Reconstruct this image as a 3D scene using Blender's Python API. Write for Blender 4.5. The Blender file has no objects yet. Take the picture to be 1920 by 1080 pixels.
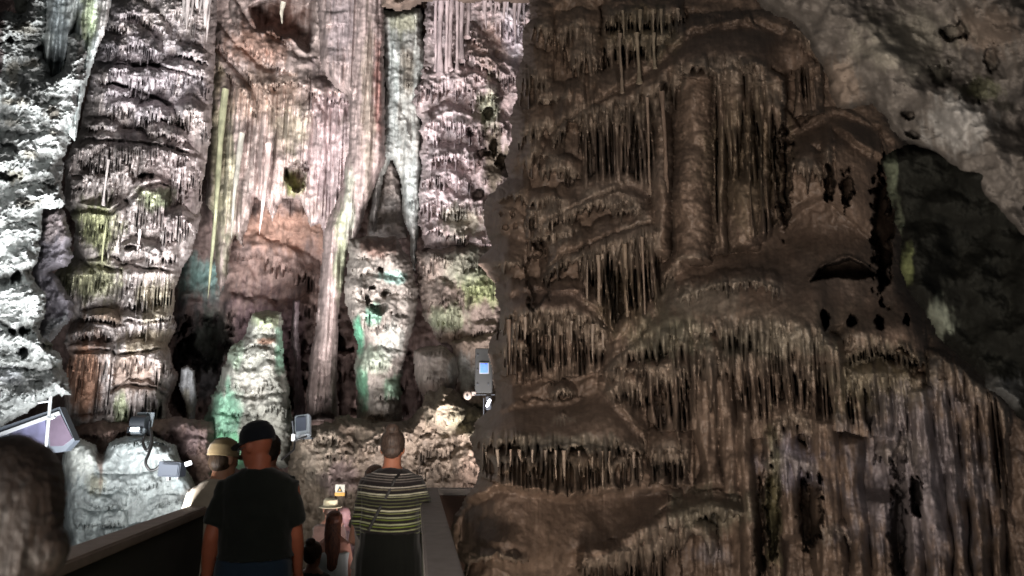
import bpy, bmesh, math, random
import numpy as np
from mathutils import Vector, Matrix, Quaternion
R = math.radians
scene = bpy.context.scene
COL = scene.collection

# ------------------------------------------------------------------ camera
F = 1386.0                       # focal length in photograph pixels (1920 wide)
PITCH = R(10.6)
CP, SP = math.cos(PITCH), math.sin(PITCH)
cam = bpy.data.cameras.new('camera'); cam_o = bpy.data.objects.new('camera', cam); COL.objects.link(cam_o)
cam_o.location = (0, 0, 0); cam_o.rotation_euler = (R(90)+PITCH, 0, 0)
cam.sensor_width = 36; cam.lens = 36*F/1920; cam.clip_start = .05; cam.clip_end = 200
cam.dof.use_dof = True; cam.dof.focus_distance = 10.0; cam.dof.aperture_fstop = 2.7
scene.camera = cam_o
# ------------------------------------------------------------------ world: the dark of the cave
w = bpy.data.worlds.new('World'); scene.world = w; w.use_nodes = True
bg = w.node_tree.nodes['Background']; bg.inputs[0].default_value = (.80, .80, .78, 1); bg.inputs[1].default_value = .055
scene.view_settings.view_transform = 'Standard'; scene.view_settings.look = 'None'
scene.view_settings.exposure = 0; scene.view_settings.gamma = 1
scene.render.engine = 'CYCLES'

def lamp(name, loc, target, power, col, size=60, blend=.6, radius=.15):
    l = bpy.data.lights.new(name, 'SPOT'); l.energy = power; l.color = col
    l.spot_size = R(size); l.spot_blend = blend; l.shadow_soft_size = radius
    o = bpy.data.objects.new(name, l); COL.objects.link(o); o.location = loc
    o.rotation_euler = (Vector(target)-Vector(loc)).to_track_quat('-Z', 'Y').to_euler()
    return o
# unseen floodlights, several added only as fill; the housings further down are separate
lamp('unseen_crag_flood', (-2.5, 3.6, -2.3), (-5.2, 9.6, 2.4), 600, (.93, .98, 1), 76, 1, .35)
lamp('unseen_hall_flood', (-2.3, 3.2, -2.3), (-3.4, 12.5, 5.4), 10500, (1, .96, .95), 72, 1, .8)  # far fill added from the camera side, out of view
lamp('unseen_hall_flood', (-3.9, 6.4, -1.1), (-4.8, 12, 6.2), 8200, (.97, .98, 1), 84, 1, .8)
lamp('unseen_hall_flood', (-.40, 7.7, -2.0), (-2.4, 13.5, 7.4), 6300, (1, .91, .91), 86, 1, .6)
lamp('unseen_hall_flood', (-3.0, 7.2, -1.6), (-4.2, 13, 2.2), 220, (1, .95, .88), 110, 1, .12)
lamp('unseen_mound_flood', (-4.2, 7.0, -.7), (-6.2, 10, -1.0), 34, (.86, .95, 1), 90, .9, .1)
lamp('unseen_hall_flood', (-3.7, 13.3, -.9), (-3.9, 16, 2.0), 130, (1, .93, .90), 130, 1, .2)  # unseen fill added behind the boulders to brighten the back wall
lamp('unseen_hall_flood', (-1.7, 13.0, -.9), (-1.7, 16, 2.6), 130, (1, .93, .92), 130, 1, .2)  # second added fill for the dark gaps, also hidden
lamp('unseen_path_flood', (-.45, .2, -.6), (1.6, 6.3, 1.4), 1150, (1, .86, .74), 74, .6, .35)
lamp('unseen_path_flood', (.3, 2.2, -1.9), (2.0, 7.0, 2.6), 300, (1, .84, .70), 125, .9, .2)
lamp('unseen_path_flood', (1.4, 1.0, -1.6), (3.2, 5.2, .6), 70, (.92, .92, 1), 84, .9, .3)
lamp('unseen_roof_flood', (.5, -.6, -.6), (1.9, 4.0, 2.95), 40, (1, .96, .90), 38, 1, .5)
lamp('visitor_fill_lamp', (-.3, -2.4, 1.9), (-.8, 5, -.4), 330, (1, .92, .86), 70, 1, .5)  # added lamp behind the camera, unseen, brightens the visitors

# ------------------------------------------------------------------ numbers
def ray(px, py):
    a = (px-960)/F; b = -(py-540)/F
    fy = CP-b*SP; fz = SP+b*CP
    return a/fy, fz/fy
def proj(s, t):
    fwd = CP+t*SP; up = -SP+t*CP
    return 960+F*s/fwd, 540-F*up/fwd
def at(px, py, Y):
    s, t = ray(px, py); return Vector((s*Y, Y, t*Y))
def h2(i, j, s):
    n = (i*374761393+j*668265263+s*1442695041) & 0xffffffff
    n = ((n ^ (n >> 13))*1274126177) & 0xffffffff
    n = n ^ (n >> 16)
    return (n & 0xffffff)/float(0xffffff)
def vn(x, y, s=0):
    """gradient noise, about -1..1"""
    x = x+.37*s; y = y+.71*s
    i = np.floor(x).astype(np.int64); j = np.floor(y).astype(np.int64)
    fx = x-i; fy = y-j
    ux = fx*fx*fx*(fx*(fx*6-15)+10); uy = fy*fy*fy*(fy*(fy*6-15)+10)
    def g(di, dj):
        a = h2(i+di, j+dj, s)*6.2831853
        return np.cos(a)*(fx-di)+np.sin(a)*(fy-dj)
    a = g(0, 0); b = g(1, 0); c = g(0, 1); d = g(1, 1)
    return 1.5*(a+(b-a)*ux+(c-a)*uy+(a-b-c+d)*ux*uy)
def fbm(x, y, s=0, o=4, g=.5):
    r = 0; a = 1; n = 0
    for k in range(o):
        r = r+a*vn(x, y, s+k*17); n += a; a *= g; x, y = 1.62*x+1.21*y+7.1, -1.21*x+1.62*y+3.7
    return r/n*1.3
def ridge(x, y, s=0, o=4, g=.55):
    r = 0; a = 1; n = 0
    for k in range(o):
        r = r+a*(.75-np.abs(vn(x, y, s+k*13))*2); n += a; a *= g; x, y = 1.68*x+1.25*y+1.7, -1.25*x+1.68*y+5.3
    return r/n
def vfbm(x, y, s=0, o=3):                        # keeps its axes: for pleats that run down
    r = 0; a = 1
    for k in range(o): r = r+a*vn(x, y, s+k*7); a *= .55; x = x*2.1+3; y = y*1.6+5
    return r
def sm(x, a, b):
    t = np.clip((x-a)/(b-a), 0, 1); return t*t*(3-2*t)
def lin(h):
    c = [int(h[i:i+2], 16)/255 for i in (0, 2, 4)]
    return np.array([x/12.92 if x <= .04045 else ((x+.055)/1.055)**2.4 for x in c])
def polyd(px, py, poly):
    """signed distance to a polygon in photograph pixels, positive inside"""
    d = np.full(px.shape, 1e9); ins = np.zeros(px.shape, bool); n = len(poly)
    for k in range(n):
        ax, ay = poly[k]; bx, by = poly[(k+1) % n]
        ex, ey = bx-ax, by-ay; L = ex*ex+ey*ey+1e-9
        t = np.clip(((px-ax)*ex+(py-ay)*ey)/L, 0, 1)
        d = np.minimum(d, (px-ax-t*ex)**2+(py-ay-t*ey)**2)
        if ay != by:
            c = ((ay > py) != (by > py)) & (px < (bx-ax)*(py-ay)/(by-ay)+ax); ins ^= c
    d = np.sqrt(d); return np.where(ins, d, -d)

# ------------------------------------------------------------------ objects
def put(name, me, parent=None, mat=None, loc=None):
    o = bpy.data.objects.new(name, me); COL.objects.link(o)
    if parent is not None: o.parent = parent
    if mat is not None and me is not None: me.materials.append(mat)
    if loc is not None: o.location = loc
    return o
def tag(o, label=None, cat=None, group=None, kind=None):
    if label: o['label'] = label
    if cat: o['category'] = cat
    if group: o['group'] = group
    if kind: o['kind'] = kind
    return o
def empty(name, loc, label=None, cat=None, group=None):
    o = bpy.data.objects.new(name, None); COL.objects.link(o); o.location = loc; o.empty_display_size = .1
    return tag(o, label, cat, group)
def mesh_np(name, V, Fc, col=None, sharp=None, smooth=True):
    me = bpy.data.meshes.new(name)
    me.vertices.add(len(V)); me.vertices.foreach_set('co', V.astype(np.float32).ravel())
    k = Fc.shape[1]
    me.loops.add(Fc.size); me.loops.foreach_set('vertex_index', Fc.astype(np.int32).ravel())
    me.polygons.add(len(Fc)); me.polygons.foreach_set('loop_start', np.arange(0, Fc.size, k, dtype=np.int32))
    me.polygons.foreach_set('loop_total', np.full(len(Fc), k, np.int32))
    me.polygons.foreach_set('use_smooth', np.full(len(Fc), smooth, bool))
    me.update(calc_edges=True); me.validate()
    if sharp: me.set_sharp_from_angle(angle=R(sharp))
    if col is not None:
        a = me.color_attributes.new('Col', 'FLOAT_COLOR', 'POINT')
        c = np.ones((len(V), 4), np.float32); c[:, :3] = col
        a.data.foreach_set('color', c.ravel())
    return me

# ------------------------------------------------------------------ materials
def nodes(name):
    m = bpy.data.materials.new(name); m.use_nodes = True
    nt = m.node_tree; return m, nt, nt.nodes['Principled BSDF']
def rock_mat(name, bump=.5, dist=.02, scale=9, stretch=.35, rough=.78, spec=.3, var=.45, base=None):
    m, nt, b = nodes(name); N = nt.nodes.new; L = nt.links.new
    tc = N('ShaderNodeTexCoord'); mp = N('ShaderNodeMapping'); mp.inputs['Scale'].default_value = (1, 1, stretch)
    L(tc.outputs['Object'], mp.inputs[0])
    n1 = N('ShaderNodeTexNoise'); n1.inputs['Scale'].default_value = scale; n1.inputs['Detail'].default_value = 9; n1.inputs['Roughness'].default_value = .68
    n2 = N('ShaderNodeTexNoise'); n2.inputs['Scale'].default_value = scale*.35; n2.inputs['Detail'].default_value = 6; n2.inputs['Roughness'].default_value = .6
    L(mp.outputs[0], n1.inputs[0]); L(tc.outputs['Object'], n2.inputs[0])
    if base is None:
        ca = N('ShaderNodeAttribute'); ca.attribute_name = 'Col'; src = ca.outputs['Color']
    else:
        rgb = N('ShaderNodeRGB'); rgb.outputs[0].default_value = (*base, 1); src = rgb.outputs[0]
    r = N('ShaderNodeMapRange'); r.inputs[1].default_value = .3; r.inputs[2].default_value = .7
    r.inputs[3].default_value = 1-var; r.inputs[4].default_value = 1+var*.7
    L(n1.outputs[0], r.inputs[0])
    r2 = N('ShaderNodeMapRange'); r2.inputs[1].default_value = .35; r2.inputs[2].default_value = .65
    r2.inputs[3].default_value = 1-var*.6; r2.inputs[4].default_value = 1+var*.4
    L(n2.outputs[0], r2.inputs[0])
    mu = N('ShaderNodeMath'); mu.operation = 'MULTIPLY'; L(r.outputs[0], mu.inputs[0]); L(r2.outputs[0], mu.inputs[1])
    vm = N('ShaderNodeVectorMath'); vm.operation = 'SCALE'; L(src, vm.inputs[0]); L(mu.outputs[0], vm.inputs['Scale'])
    L(vm.outputs[0], b.inputs['Base Color'])
    bp = N('ShaderNodeBump'); bp.inputs['Strength'].default_value = bump; bp.inputs['Distance'].default_value = dist
    L(n1.outputs[0], bp.inputs['Height']); L(bp.outputs[0], b.inputs['Normal'])
    rr = N('ShaderNodeMapRange'); rr.inputs[3].default_value = rough-.2; rr.inputs[4].default_value = min(1, rough+.15)
    L(n2.outputs[0], rr.inputs[0]); L(rr.outputs[0], b.inputs['Roughness'])
    b.inputs['Specular IOR Level'].default_value = spec
    return m
def plain(name, col, rough=.6, metal=0, spec=.5, emit=None, var=.12, scale=14, bump=.1, wave=None):
    m, nt, b = nodes(name); N = nt.nodes.new; L = nt.links.new
    c = lin(col) if isinstance(col, str) else np.array(col)
    n = N('ShaderNodeTexNoise'); n.inputs['Scale'].default_value = scale; n.inputs['Detail'].default_value = 6
    tc = N('ShaderNodeTexCoord'); L(tc.outputs['Object'], n.inputs[0])
    cr = N('ShaderNodeMix'); cr.data_type = 'RGBA'
    cr.inputs['A'].default_value = (*(c*(1-var)), 1); cr.inputs['B'].default_value = (*np.clip(c*(1+var), 0, 1), 1)
    L(n.outputs[0], cr.inputs['Factor']); L(cr.outputs['Result'], b.inputs['Base Color'])
    b.inputs['Roughness'].default_value = rough; b.inputs['Metallic'].default_value = metal
    b.inputs['Specular IOR Level'].default_value = spec
    if bump:
        bp = N('ShaderNodeBump'); bp.inputs['Strength'].default_value = bump; bp.inputs['Distance'].default_value = .004
        L(n.outputs[0], bp.inputs['Height']); L(bp.outputs[0], b.inputs['Normal'])
    if emit:
        b.inputs['Emission Color'].default_value = (*c, 1); b.inputs['Emission Strength'].default_value = emit
    return m
M_flow = rock_mat('flowstone', .55, .03, 10, .28)
M_crag = rock_mat('craggy_limestone', .7, .025, 9, .8, var=.36)
M_near = rock_mat('near_flowstone', .35, .008, 26, .4, rough=.62, spec=.45, var=.34)
M_roof = rock_mat('roof_limestone', .4, .012, 7, .9, rough=.95, spec=.05, var=.22)

# ------------------------------------------------------------------ rock relief
def curve(px, pts):
    xs = [p[0] for p in pts]; ys = [p[1] for p in pts]; return np.interp(px, xs, ys)
class Relief:
    """depth relief of one rock formation: protrusion P in metres over rectified coordinates"""
    def __init__(self, poly, Y, res=2.2, seed=1, edge=30, eR=1.0, warp=6, wl=45):
        self.seed = seed
        xs = np.array([p[0] for p in poly], float); ys = np.array([p[1] for p in poly], float)
        S, T = ray(xs, ys); g = res/F
        s0, s1, t0, t1 = S.min()-8/F, S.max()+8/F, T.min()-8/F, T.max()+8/F
        self.s, self.t = np.meshgrid(np.arange(s0, s1+g, g), np.arange(t1, t0-g, -g))
        self.px, self.py = proj(self.s, self.t)
        self.u = self.s*F; self.v = self.t*F
        wx = warp*fbm(self.u/wl, self.v/wl, seed+900, 4, .6); wy = warp*fbm(self.u/wl, self.v/wl, seed+950, 4, .6)
        self.x = self.px+wx; self.y = self.py+wy
        self.d = polyd(self.x, self.y, poly)
        self.Y = Y(self.px, self.py) if callable(Y) else np.full(self.px.shape, float(Y))
        e = np.clip(self.d/edge, 0, 1)
        self.Y = self.Y+(eR(self.px, self.py) if callable(eR) else eR)*(1-np.sqrt(np.clip(1-(1-e)**2, 0, 1)))
        self.P = np.zeros(self.px.shape); self.cmul = np.ones(self.px.shape)
        self.B = None; self.lip = np.zeros(self.px.shape)
    def snap(self): self.B = self.P.copy()
    pk = 1.0
    def ledge(self, pts, a=30, b=20, p=.3, w=7, flute=.3, tap=18, long=0, mx=True, bot=None):
        """a flowstone ledge: rounded brow of height a over the lip line, drip fringe of length b (or down to the
        curve bot, joined columns) under it; the drips part from each other in V shaped notches"""
        p = p*self.pk
        pts = [tuple(q) for q in pts]; x0, x1 = pts[0][0], pts[-1][0]
        y0 = min(q[1] for q in pts)-a-12; y1 = max(q[1] for q in pts)+b*1.3+12
        if bot: y1 = max(q[1] for q in bot)+20
        m = (self.x > x0-4) & (self.x < x1+4) & (self.y > y0) & (self.y < y1)
        if not m.any(): return
        x = self.x[m]; y = self.y[m]; u = self.u[m]; v = self.v[m]; sd = int(x0*7+y0*3+self.seed)
        L = curve(x, pts)+a*.16*vn(u/34, u*0+.5, sd)+a*.07*vn(u/11, u*0+.5, sd+1)
        win = np.sqrt(np.clip(np.minimum(x-x0, x1-x)/tap, 0, 1))
        swell = 1+.22*vn(u/30, v/60, sd+2)+.12*vn(u/12, v/50, sd+3)
        t = np.clip((y-(L-a))/a, 0, 1)
        brow = np.sqrt(np.clip(1-(1-t)**2, 0, 1))
        best = np.zeros(x.shape)
        for lay in range(3 if (bot or b > 40) else 2):
            ww = w*(1, 1.7, .62)[lay]; dep = (1, .9, .62)[lay]
            warp = 1.1*vn(u/(ww*4.5), v/(ww*30), sd+5+lay)+.35*vn(u/(ww*1.5), v/(ww*9), sd+25+lay)
            cc = u/ww+warp+lay*.37; i = np.floor(cc).astype(np.int64); c = np.abs(2*(cc-i)-1)
            r1 = h2(i, i*0+3, sd+lay); r2 = h2(i, i*0+9, sd+lay)
            if bot is not None:
                end = curve(x, bot)+4*vn(u/20, u*0+.5, sd+8)
                fr = (y-L)/np.maximum(end-L, 8)
                full = r1 > (.30, .45, .2)[lay]+.55*vn(u/52, u*0+.5, sd+33)
                hw = np.where(full, (1.15-.75*sm(fr, -.12, .22+.3*r2)+.55*sm(fr, .72, 1.02))*(.62+.8*r2*r2+.25*np.clip(vn(u/38, u*0+.5, sd+35), -1, 1)), 1.1-1.1*fr/(.12+.5*r2))
            else:
                ln = (.12+.95*r1**(1.7 if not long else .9))*(1 if lay != 1 else .75)*np.clip(1+.9*vn(u/44, u*0+.5, sd+31), .2, 1.7)
                fr = (y-L)/(b*ln+3); hw = (1.12-1.0*np.clip(fr, 0, 2)**.8)*(.8+.4*r2)
            hw = np.where(y < L, 1.15, hw)
            k = np.sqrt(np.clip(1-(c/np.maximum(hw, 1e-3))**2, 0, 1))*(hw > 0)
            low = dep*((1-flute)+flute*k)*(.88+.12*r2)
            under = np.where(y <= L, low, np.where(k > 0, dep*(.55+.45*k)*(1-.12*np.clip(fr, 0, 1)), 0))
            best = np.maximum(best, under)
        fl = sm(y, L-a*.5, L+2)
        q = p*win*swell*np.where(y <= L, brow*((1-fl)*(1-flute*.5)+fl*best), best*.97)
        if bot is not None: q = np.where(y > end+6, 0, q)
        if self.B is None: self.snap()
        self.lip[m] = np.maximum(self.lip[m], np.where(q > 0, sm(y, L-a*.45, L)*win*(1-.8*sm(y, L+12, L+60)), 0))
        if mx: self.P[m] = np.where(q > 0, np.maximum(self.P[m], self.B[m]+q), self.P[m])
        else: self.P[m] += q
    def ribs(self, box, w=9, amp=.08, stretch=14, soft=20):
        x0, y0, x1, y1 = box
        k = sm(self.x, x0, x0+soft)*sm(-self.x, -x1, -x1+soft)*sm(self.y, y0, y0+soft)*sm(-self.y, -y1, -y1+soft)
        n = np.abs(vn(self.u/w, self.v/(w*stretch), self.seed+61))*.6+np.abs(vn(self.u/(w*2.3), self.v/(w*stretch*1.6), self.seed+67))+.7*np.abs(vn(self.u/(w*5.1), self.v/(w*stretch*2.5), self.seed+69))
        self.P += amp*.8*k*np.clip(n, 0, 2)**.6
    def bump(self, x, y, rx, ry, p, pw=.5):
        d = ((self.x-x)/rx)**2+((self.y-y)/ry)**2
        self.P += p*np.clip(1-d, 0, 1)**pw
    def hole(self, x, y, rx, ry, p):
        d = np.sqrt(((self.x-x)/rx)**2+((self.y-y)/ry)**2)+.62*fbm(self.u/16+x, self.v/26, self.seed+8, 3)
        self.P -= p*sm(-d, -1.12, -.70)
    def apron(self, poly, rad=11, n=2, soft=17, noise=.016, tilt=.2):
        """smooth clay covered slope: the relief inside the outline is levelled out"""
        m = sm(polyd(self.x, self.y, poly), -soft*.3, soft); k = max(1, int(rad))
        Q = self.P
        for _ in range(n):
            for ax in (0, 1):
                pad = [(0, 0), (0, 0)]; pad[ax] = (k+1, k); C = np.cumsum(np.pad(Q, pad, mode='edge'), axis=ax); L_ = Q.shape[ax]
                hi = np.take(C, np.arange(2*k+1, 2*k+1+L_), axis=ax); lo = np.take(C, np.arange(0, L_), axis=ax); Q = (hi-lo)/(2*k+1)
        hard = m > .5; cnt = np.cumsum(hard, 0); f_ = cnt/np.maximum(cnt[-1:], 1)          # each slope leans back towards its top
        self.P = self.P*(1-m)+(Q-tilt*(1-f_)**1.6+noise*fbm(self.u/18, self.v/18, self.seed+77, 5, .6)+noise*1.6*fbm(self.u/60, self.v/50, self.seed+78, 3))*m
        self.lip = self.lip*(1-m); self.ap = np.maximum(getattr(self, 'ap', 0*m), m)
    def carve(self, poly, p, soft=8):
        self.P -= p*sm(polyd(self.x, self.y, poly), -soft*.4, soft)
    def rough(self, amp, sc, o=5, kind='fbm', ys=1, g=.5):
        f = ridge if kind == 'ridge' else fbm
        self.P += amp*f(self.u/sc, self.v/(sc*ys), self.seed+31, o, g)
    @staticmethod
    def soft(c, k=.78): g = c.dot([.3, .59, .11]); return g+(c-g)*k
    def color(self, base, patches=(), streak=.18, mott=.2, lipw=0, lipc='a39c90'):
        n = self.px.shape; c = np.ones(n+(3,))*self.soft(lin(base), .8)
        nz = .5+.5*fbm(self.u/38, self.v/50, self.seed+3, 4, .6); nf = vfbm(self.u/9, self.v/70, self.seed+4, 3)
        for (x, y, rx, ry, col, k) in patches:
            d = np.sqrt(((self.x-x)/rx)**2+((self.y-y)/ry)**2)
            wgt = np.clip(sm(-(d+(nz-.5)*1.1+nf*.25), -1.15, -.45)*k, 0, 1)[..., None]
            c = c*(1-wgt)+self.soft(lin(col))*wgt
        if hasattr(self, 'ap'): aw = (.5*self.ap*(.35+.9*nz))[..., None]; c = c*(1-aw)+lin('554840')*aw
        lw = (lipw*self.lip*(.6+.5*nz))[..., None]; c = c*(1-lw)+lin(lipc)*lw  # paler lips and fringes: light from below put into the colour
        c = c*np.clip(1+streak*nf+mott*(nz-.5)*2, .35, 1.7)[..., None]
        self.c = np.clip(c, 0.004, .95)
    def build(self, name, mat, parent=None, sharp=70):
        Yd = self.Y-self.P
        inside = self.d > 0
        V = np.stack([self.s*Yd, Yd, self.t*Yd], -1)
        nr, nc = inside.shape; idx = np.arange(nr*nc).reshape(nr, nc)
        q = inside[:-1, :-1] & inside[1:, :-1] & inside[1:, 1:] & inside[:-1, 1:]
        Fc = np.stack([idx[:-1, :-1][q], idx[1:, :-1][q], idx[1:, 1:][q], idx[:-1, 1:][q]], -1)
        used = np.zeros(nr*nc, bool); used[Fc.ravel()] = True; rm = np.cumsum(used)-1
        me = mesh_np(name, V.reshape(-1, 3)[used], rm[Fc], self.c.reshape(-1, 3)[used], sharp)
        if parent is not None:
            me.transform(Matrix.Translation(-parent.location))
        self.keep = Yd
        return put(name, me, parent, mat)
    def _ij(self, px, py):
        s, t = ray(px, py); g = self.s[0, 1]-self.s[0, 0]
        j = int(np.clip(round((s-self.s[0, 0])/g), 0, self.s.shape[1]-1)); i = int(np.clip(round((self.t[0, 0]-t)/g), 0, self.s.shape[0]-1))
        return i, j
    def depth(self, px, py):
        i, j = self._ij(px, py); return float(self.Y[i, j]-self.P[i, j])
    def colour(self, px, py):
        i, j = self._ij(px, py); return self.c[i, j]

def tube_arrays(path, rad, n=8, seed=0, lump=.12):
    """lofted tube along world points; returns verts, quads"""
    path = np.array(path, float); m = len(path)
    d = np.gradient(path, axis=0); d /= np.linalg.norm(d, axis=1)[:, None]+1e-9
    a = np.cross(d, [0, 1, .01]); a /= np.linalg.norm(a, axis=1)[:, None]+1e-9; b = np.cross(d, a)
    th = np.linspace(0, 2*np.pi, n, endpoint=False)
    K, T = np.meshgrid(np.arange(m), th, indexing='ij')
    rr = np.array(rad)[:, None]*(1+lump*vn(K*1.3+seed*3.1, T*1.2+seed, 5))
    V = path[:, None, :]+rr[..., None]*(np.cos(T)[..., None]*a[:, None, :]+np.sin(T)[..., None]*b[:, None, :])
    idx = np.arange(m*n).reshape(m, n); nx = np.roll(idx, -1, 1)
    Fc = np.stack([idx[:-1], nx[:-1], nx[1:], idx[1:]], -1).reshape(-1, 4)
    return V.reshape(-1, 3), Fc
def stalactite(px, y0, y1, Y, r0, kind='tip', rng=random, lean=0, Yb=None):
    """a hanging (tip) or joined (col) dripstone between photograph heights y0 and y1 at depth Y; r0 in pixels"""
    s, t0 = ray(px, y0); _, t1 = ray(px, y1); k = 12
    f = np.linspace(0, 1, k); Yy = Y+(0 if Yb is None else Yb-Y)*f
    ss = s+lean*f/F
    path = np.stack([ss*Yy, Yy, (t0+(t1-t0)*f)*Yy], -1)
    ra = r0/F*Y
    if kind == 'tip': rad = ra*(np.clip(1-f, 0, 1)**.65*.9+.1*(f < .97)); rad[-1] = ra*.03
    else: rad = ra*(.62+.5*np.exp(-f/.13)+.55*np.exp(-(1-f)/.12))
    rad = rad*(1+.16*np.array([rng.uniform(-1, 1) for _ in f]))
    path[:, 0] += ra*.6*vn(f*1.3+px*.37, f*0+.3, 4)
    return tube_arrays(path, rad, 9, rng.random()*90, .25)
def dup_free_merge(parts):
    V = []; Fc = []; n = 0
    for v, f in parts: V.append(v); Fc.append(f+n); n += len(v)
    return np.concatenate(V), np.concatenate(Fc)
def rods(rel, parent, mat, spec, col, single=0, name='stalactite'):
    """spec: list of (px, y0, y1, dY, r, kind); the widest `single` become parts of their own"""
    rng = random.Random(len(spec)+int(spec[0][0])); out = []
    for (px, y0, y1, dY, r, kind) in spec:
        Y = rel if not isinstance(rel, Relief) else rel.depth(px, (y0+y1)/2)
        out.append((r*(y1-y0), stalactite(px, y0, y1, Y-dY, r, kind, rng), rel.colour(px, (y0*.7+y1*.3)) if hasattr(rel, 'c') else lin(col)))
    out.sort(key=lambda q: -q[0])
    def mk(parts, nm):
        base = np.concatenate([np.tile(q[2], (len(q[1][0]), 1)) for q in parts]); V, Fc = dup_free_merge([q[1] for q in parts])
        c = base*(1+.25*vn(V[:, 0]*9, V[:, 2]*3, 7)+.15*vn(V[:, 0]*40, V[:, 2]*12, 8))[:, None]
        if parent is not None: V = V-np.array(parent.location)
        return put(nm, mesh_np(nm, V, Fc, np.clip(c, .003, .9)), parent, mat)
    for q in out[:single]: mk([q], name)
    if out[single:]:
        o = mk(out[single:], name+'_fringe'); o['kind'] = 'stuff'
def row(x0, x1, top, bot, n, r, dY=.05, kind='col', jit=.3, seed=1, jy=8):
    """n dripstones between two curves"""
    rng = random.Random(seed); out = []
    for i in range(n):
        px = x0+(x1-x0)*(i+.5+rng.uniform(-jit, jit))/n
        a = float(curve(np.array(px), top)); b = float(curve(np.array(px), bot))
        if kind == 'tip': b = a+(b-a)*rng.uniform(.35, 1)
        out.append((px, a-jy, b+rng.uniform(-jy, jy)+(jy if kind == 'col' else 0), dY+rng.uniform(-.06, .06), r*rng.uniform(.6, 1.35), kind))
    return out
# ================================================================== THE LIT HALL
PINK, TAN, GREEN, TEAL, WHITE, BROWN, DARK = 'a08a8c', '9c8b76', '7f8558', '5f9a7e', 'c2c8c6', '7d5f4c', '4a3d38'
# ---- back wall of the hall
r = Relief([(-80, -80), (1040, -80), (1040, 1000), (-80, 1000)], 15.6, 3.2, 11, 60, .5)
r.rough(.55, 150, 5); r.rough(.16, 40, 4, 'ridge')
for (x0, y0, x1, y1) in ((600, 20, 960, 420), (380, 60, 640, 420)): r.ribs((x0, y0, x1, y1), 8, .35, 18)
for a in ([(380, 60), (470, 40), (560, 110)], [(385, 90), (440, 130), (520, 120), (600, 150)], [(400, 130), (470, 170), (560, 150), (640, 170)],
          [(740, 60), (800, 50), (860, 40), (980, 50)], [(700, 120), (790, 110)], [(860, 100), (960, 110)], [(400, 500), (480, 470), (600, 520)], [(420, 580), (520, 600), (600, 570)],
          [(560, 700), (660, 690)], [(740, 720), (800, 700), (900, 720)]):
    r.ledge(a, 34, 26, .5, 7, .35)
r.hole(345, 700, 26, 80, .7); r.hole(385, 640, 50, 46, .9); r.hole(540, 60, 60, 60, 1.2); r.hole(440, 70, 30, 50, 1); r.hole(555, 690, 22, 70, 1.2); r.hole(645, 740, 18, 110, 1.0)
r.hole(770, 740, 18, 80, .9); r.hole(730, 8, 60, 24, 1.2)
r.color('75605a', [(520, 520, 120, 100, '9d7f74', .9), (530, 430, 90, 50, 'a8795f', .6), (380, 520, 50, 40, '7fa6a0', .9), (480, 130, 90, 60, '9a7660', .8),
                   (380, 660, 60, 110, '55565a', .9), (400, 630, 50, 60, '56604f', .6), (900, 60, 80, 60, '6b4a38', .8), (900, 560, 60, 60, '75805a', .7), (500, 620, 90, 90, '6a5258', .8)])
wall = r.build('cave_wall', M_flow); tag(wall, kind='structure')

r = Relief([(-1400, -900), (3000, -900), (3000, 1500), (-1400, 1500)], 17.5, 11, 12, 60, .5)
r.rough(.8, 260, 5); r.rough(.2, 60, 4, 'ridge'); r.color('5e4c44'); tag(r.build('cave_wall', M_crag), kind='structure')
# ---- hanging drapery wall of thin pleats, pink and lime green
def formation(name, poly, Y, label, cat, build, mat=M_flow, group=None, base=None, pk=.62, **kw):
    bx = sum(q[0] for q in poly)/len(poly); by = max(q[1] for q in poly)
    Yc = Y(np.array([bx]), np.array([by]))[0] if callable(Y) else Y
    e = empty(name, at(bx, by, float(Yc)), label, cat, group)
    r = Relief(poly, Y, **kw); r.pk = pk; build(r, e)
    r.build('rock_body', mat, e); return e, r
def f(r, e):
    r.rough(.22, 90, 4); r.rough(.04, 14, 4)
    r.ribs((392, 130, 690, 620), 6.5, .34, 22, 60); r.ribs((372, 110, 720, 640), 15, .3, 18, 70)
    for pts, a, b, p in (([(400, 75), (440, 110), (490, 160), (520, 210)], 34, 14, .5), ([(392, 95), (420, 130), (450, 160), (485, 215)], 20, 12, .45),
        ([(430, 30), (470, 90), (520, 120), (560, 145), (600, 150)], 40, 12, .55), ([(470, 150), (510, 160), (545, 150), (600, 170), (655, 180)], 26, 12, .6),
        ([(540, 130), (575, 165), (610, 180), (660, 188)], 30, 12, .55), ([(560, 220), (585, 205), (612, 235)], 24, 8, .4),
        ([(480, 90), (520, 100), (545, 110)], 30, 14, .55), ([(500, 50), (530, 70), (548, 90)], 30, 18, .5)):
        r.ledge(pts, a, b, p, 5, .3)
    r.hole(556, 330, 22, 26, .7); r.bump(555, 350, 18, 16, .35)
    r.carve([(470, 12), (500, -6), (560, 4), (592, -10), (590, 60), (580, 96), (562, 84), (550, 66), (530, 70), (512, 52), (486, 58), (478, 38)], 1.1, 12)
    r.color('a39088', [(420, 330, 28, 180, '9a9c74', .6), (405, 300, 18, 200, 'a8a078', .6), (500, 180, 90, 60, 'a58a76', .7), (560, 250, 60, 60, '8a8368', .6),
        (620, 300, 60, 180, 'a68f90', .8), (555, 340, 24, 24, '7c7f2e', 1), (520, 40, 70, 50, '6e4b3c', .9), (500, 360, 30, 120, 'b39c96', .6), (480, 90, 70, 40, 'a07862', .7)], .3)
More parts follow.
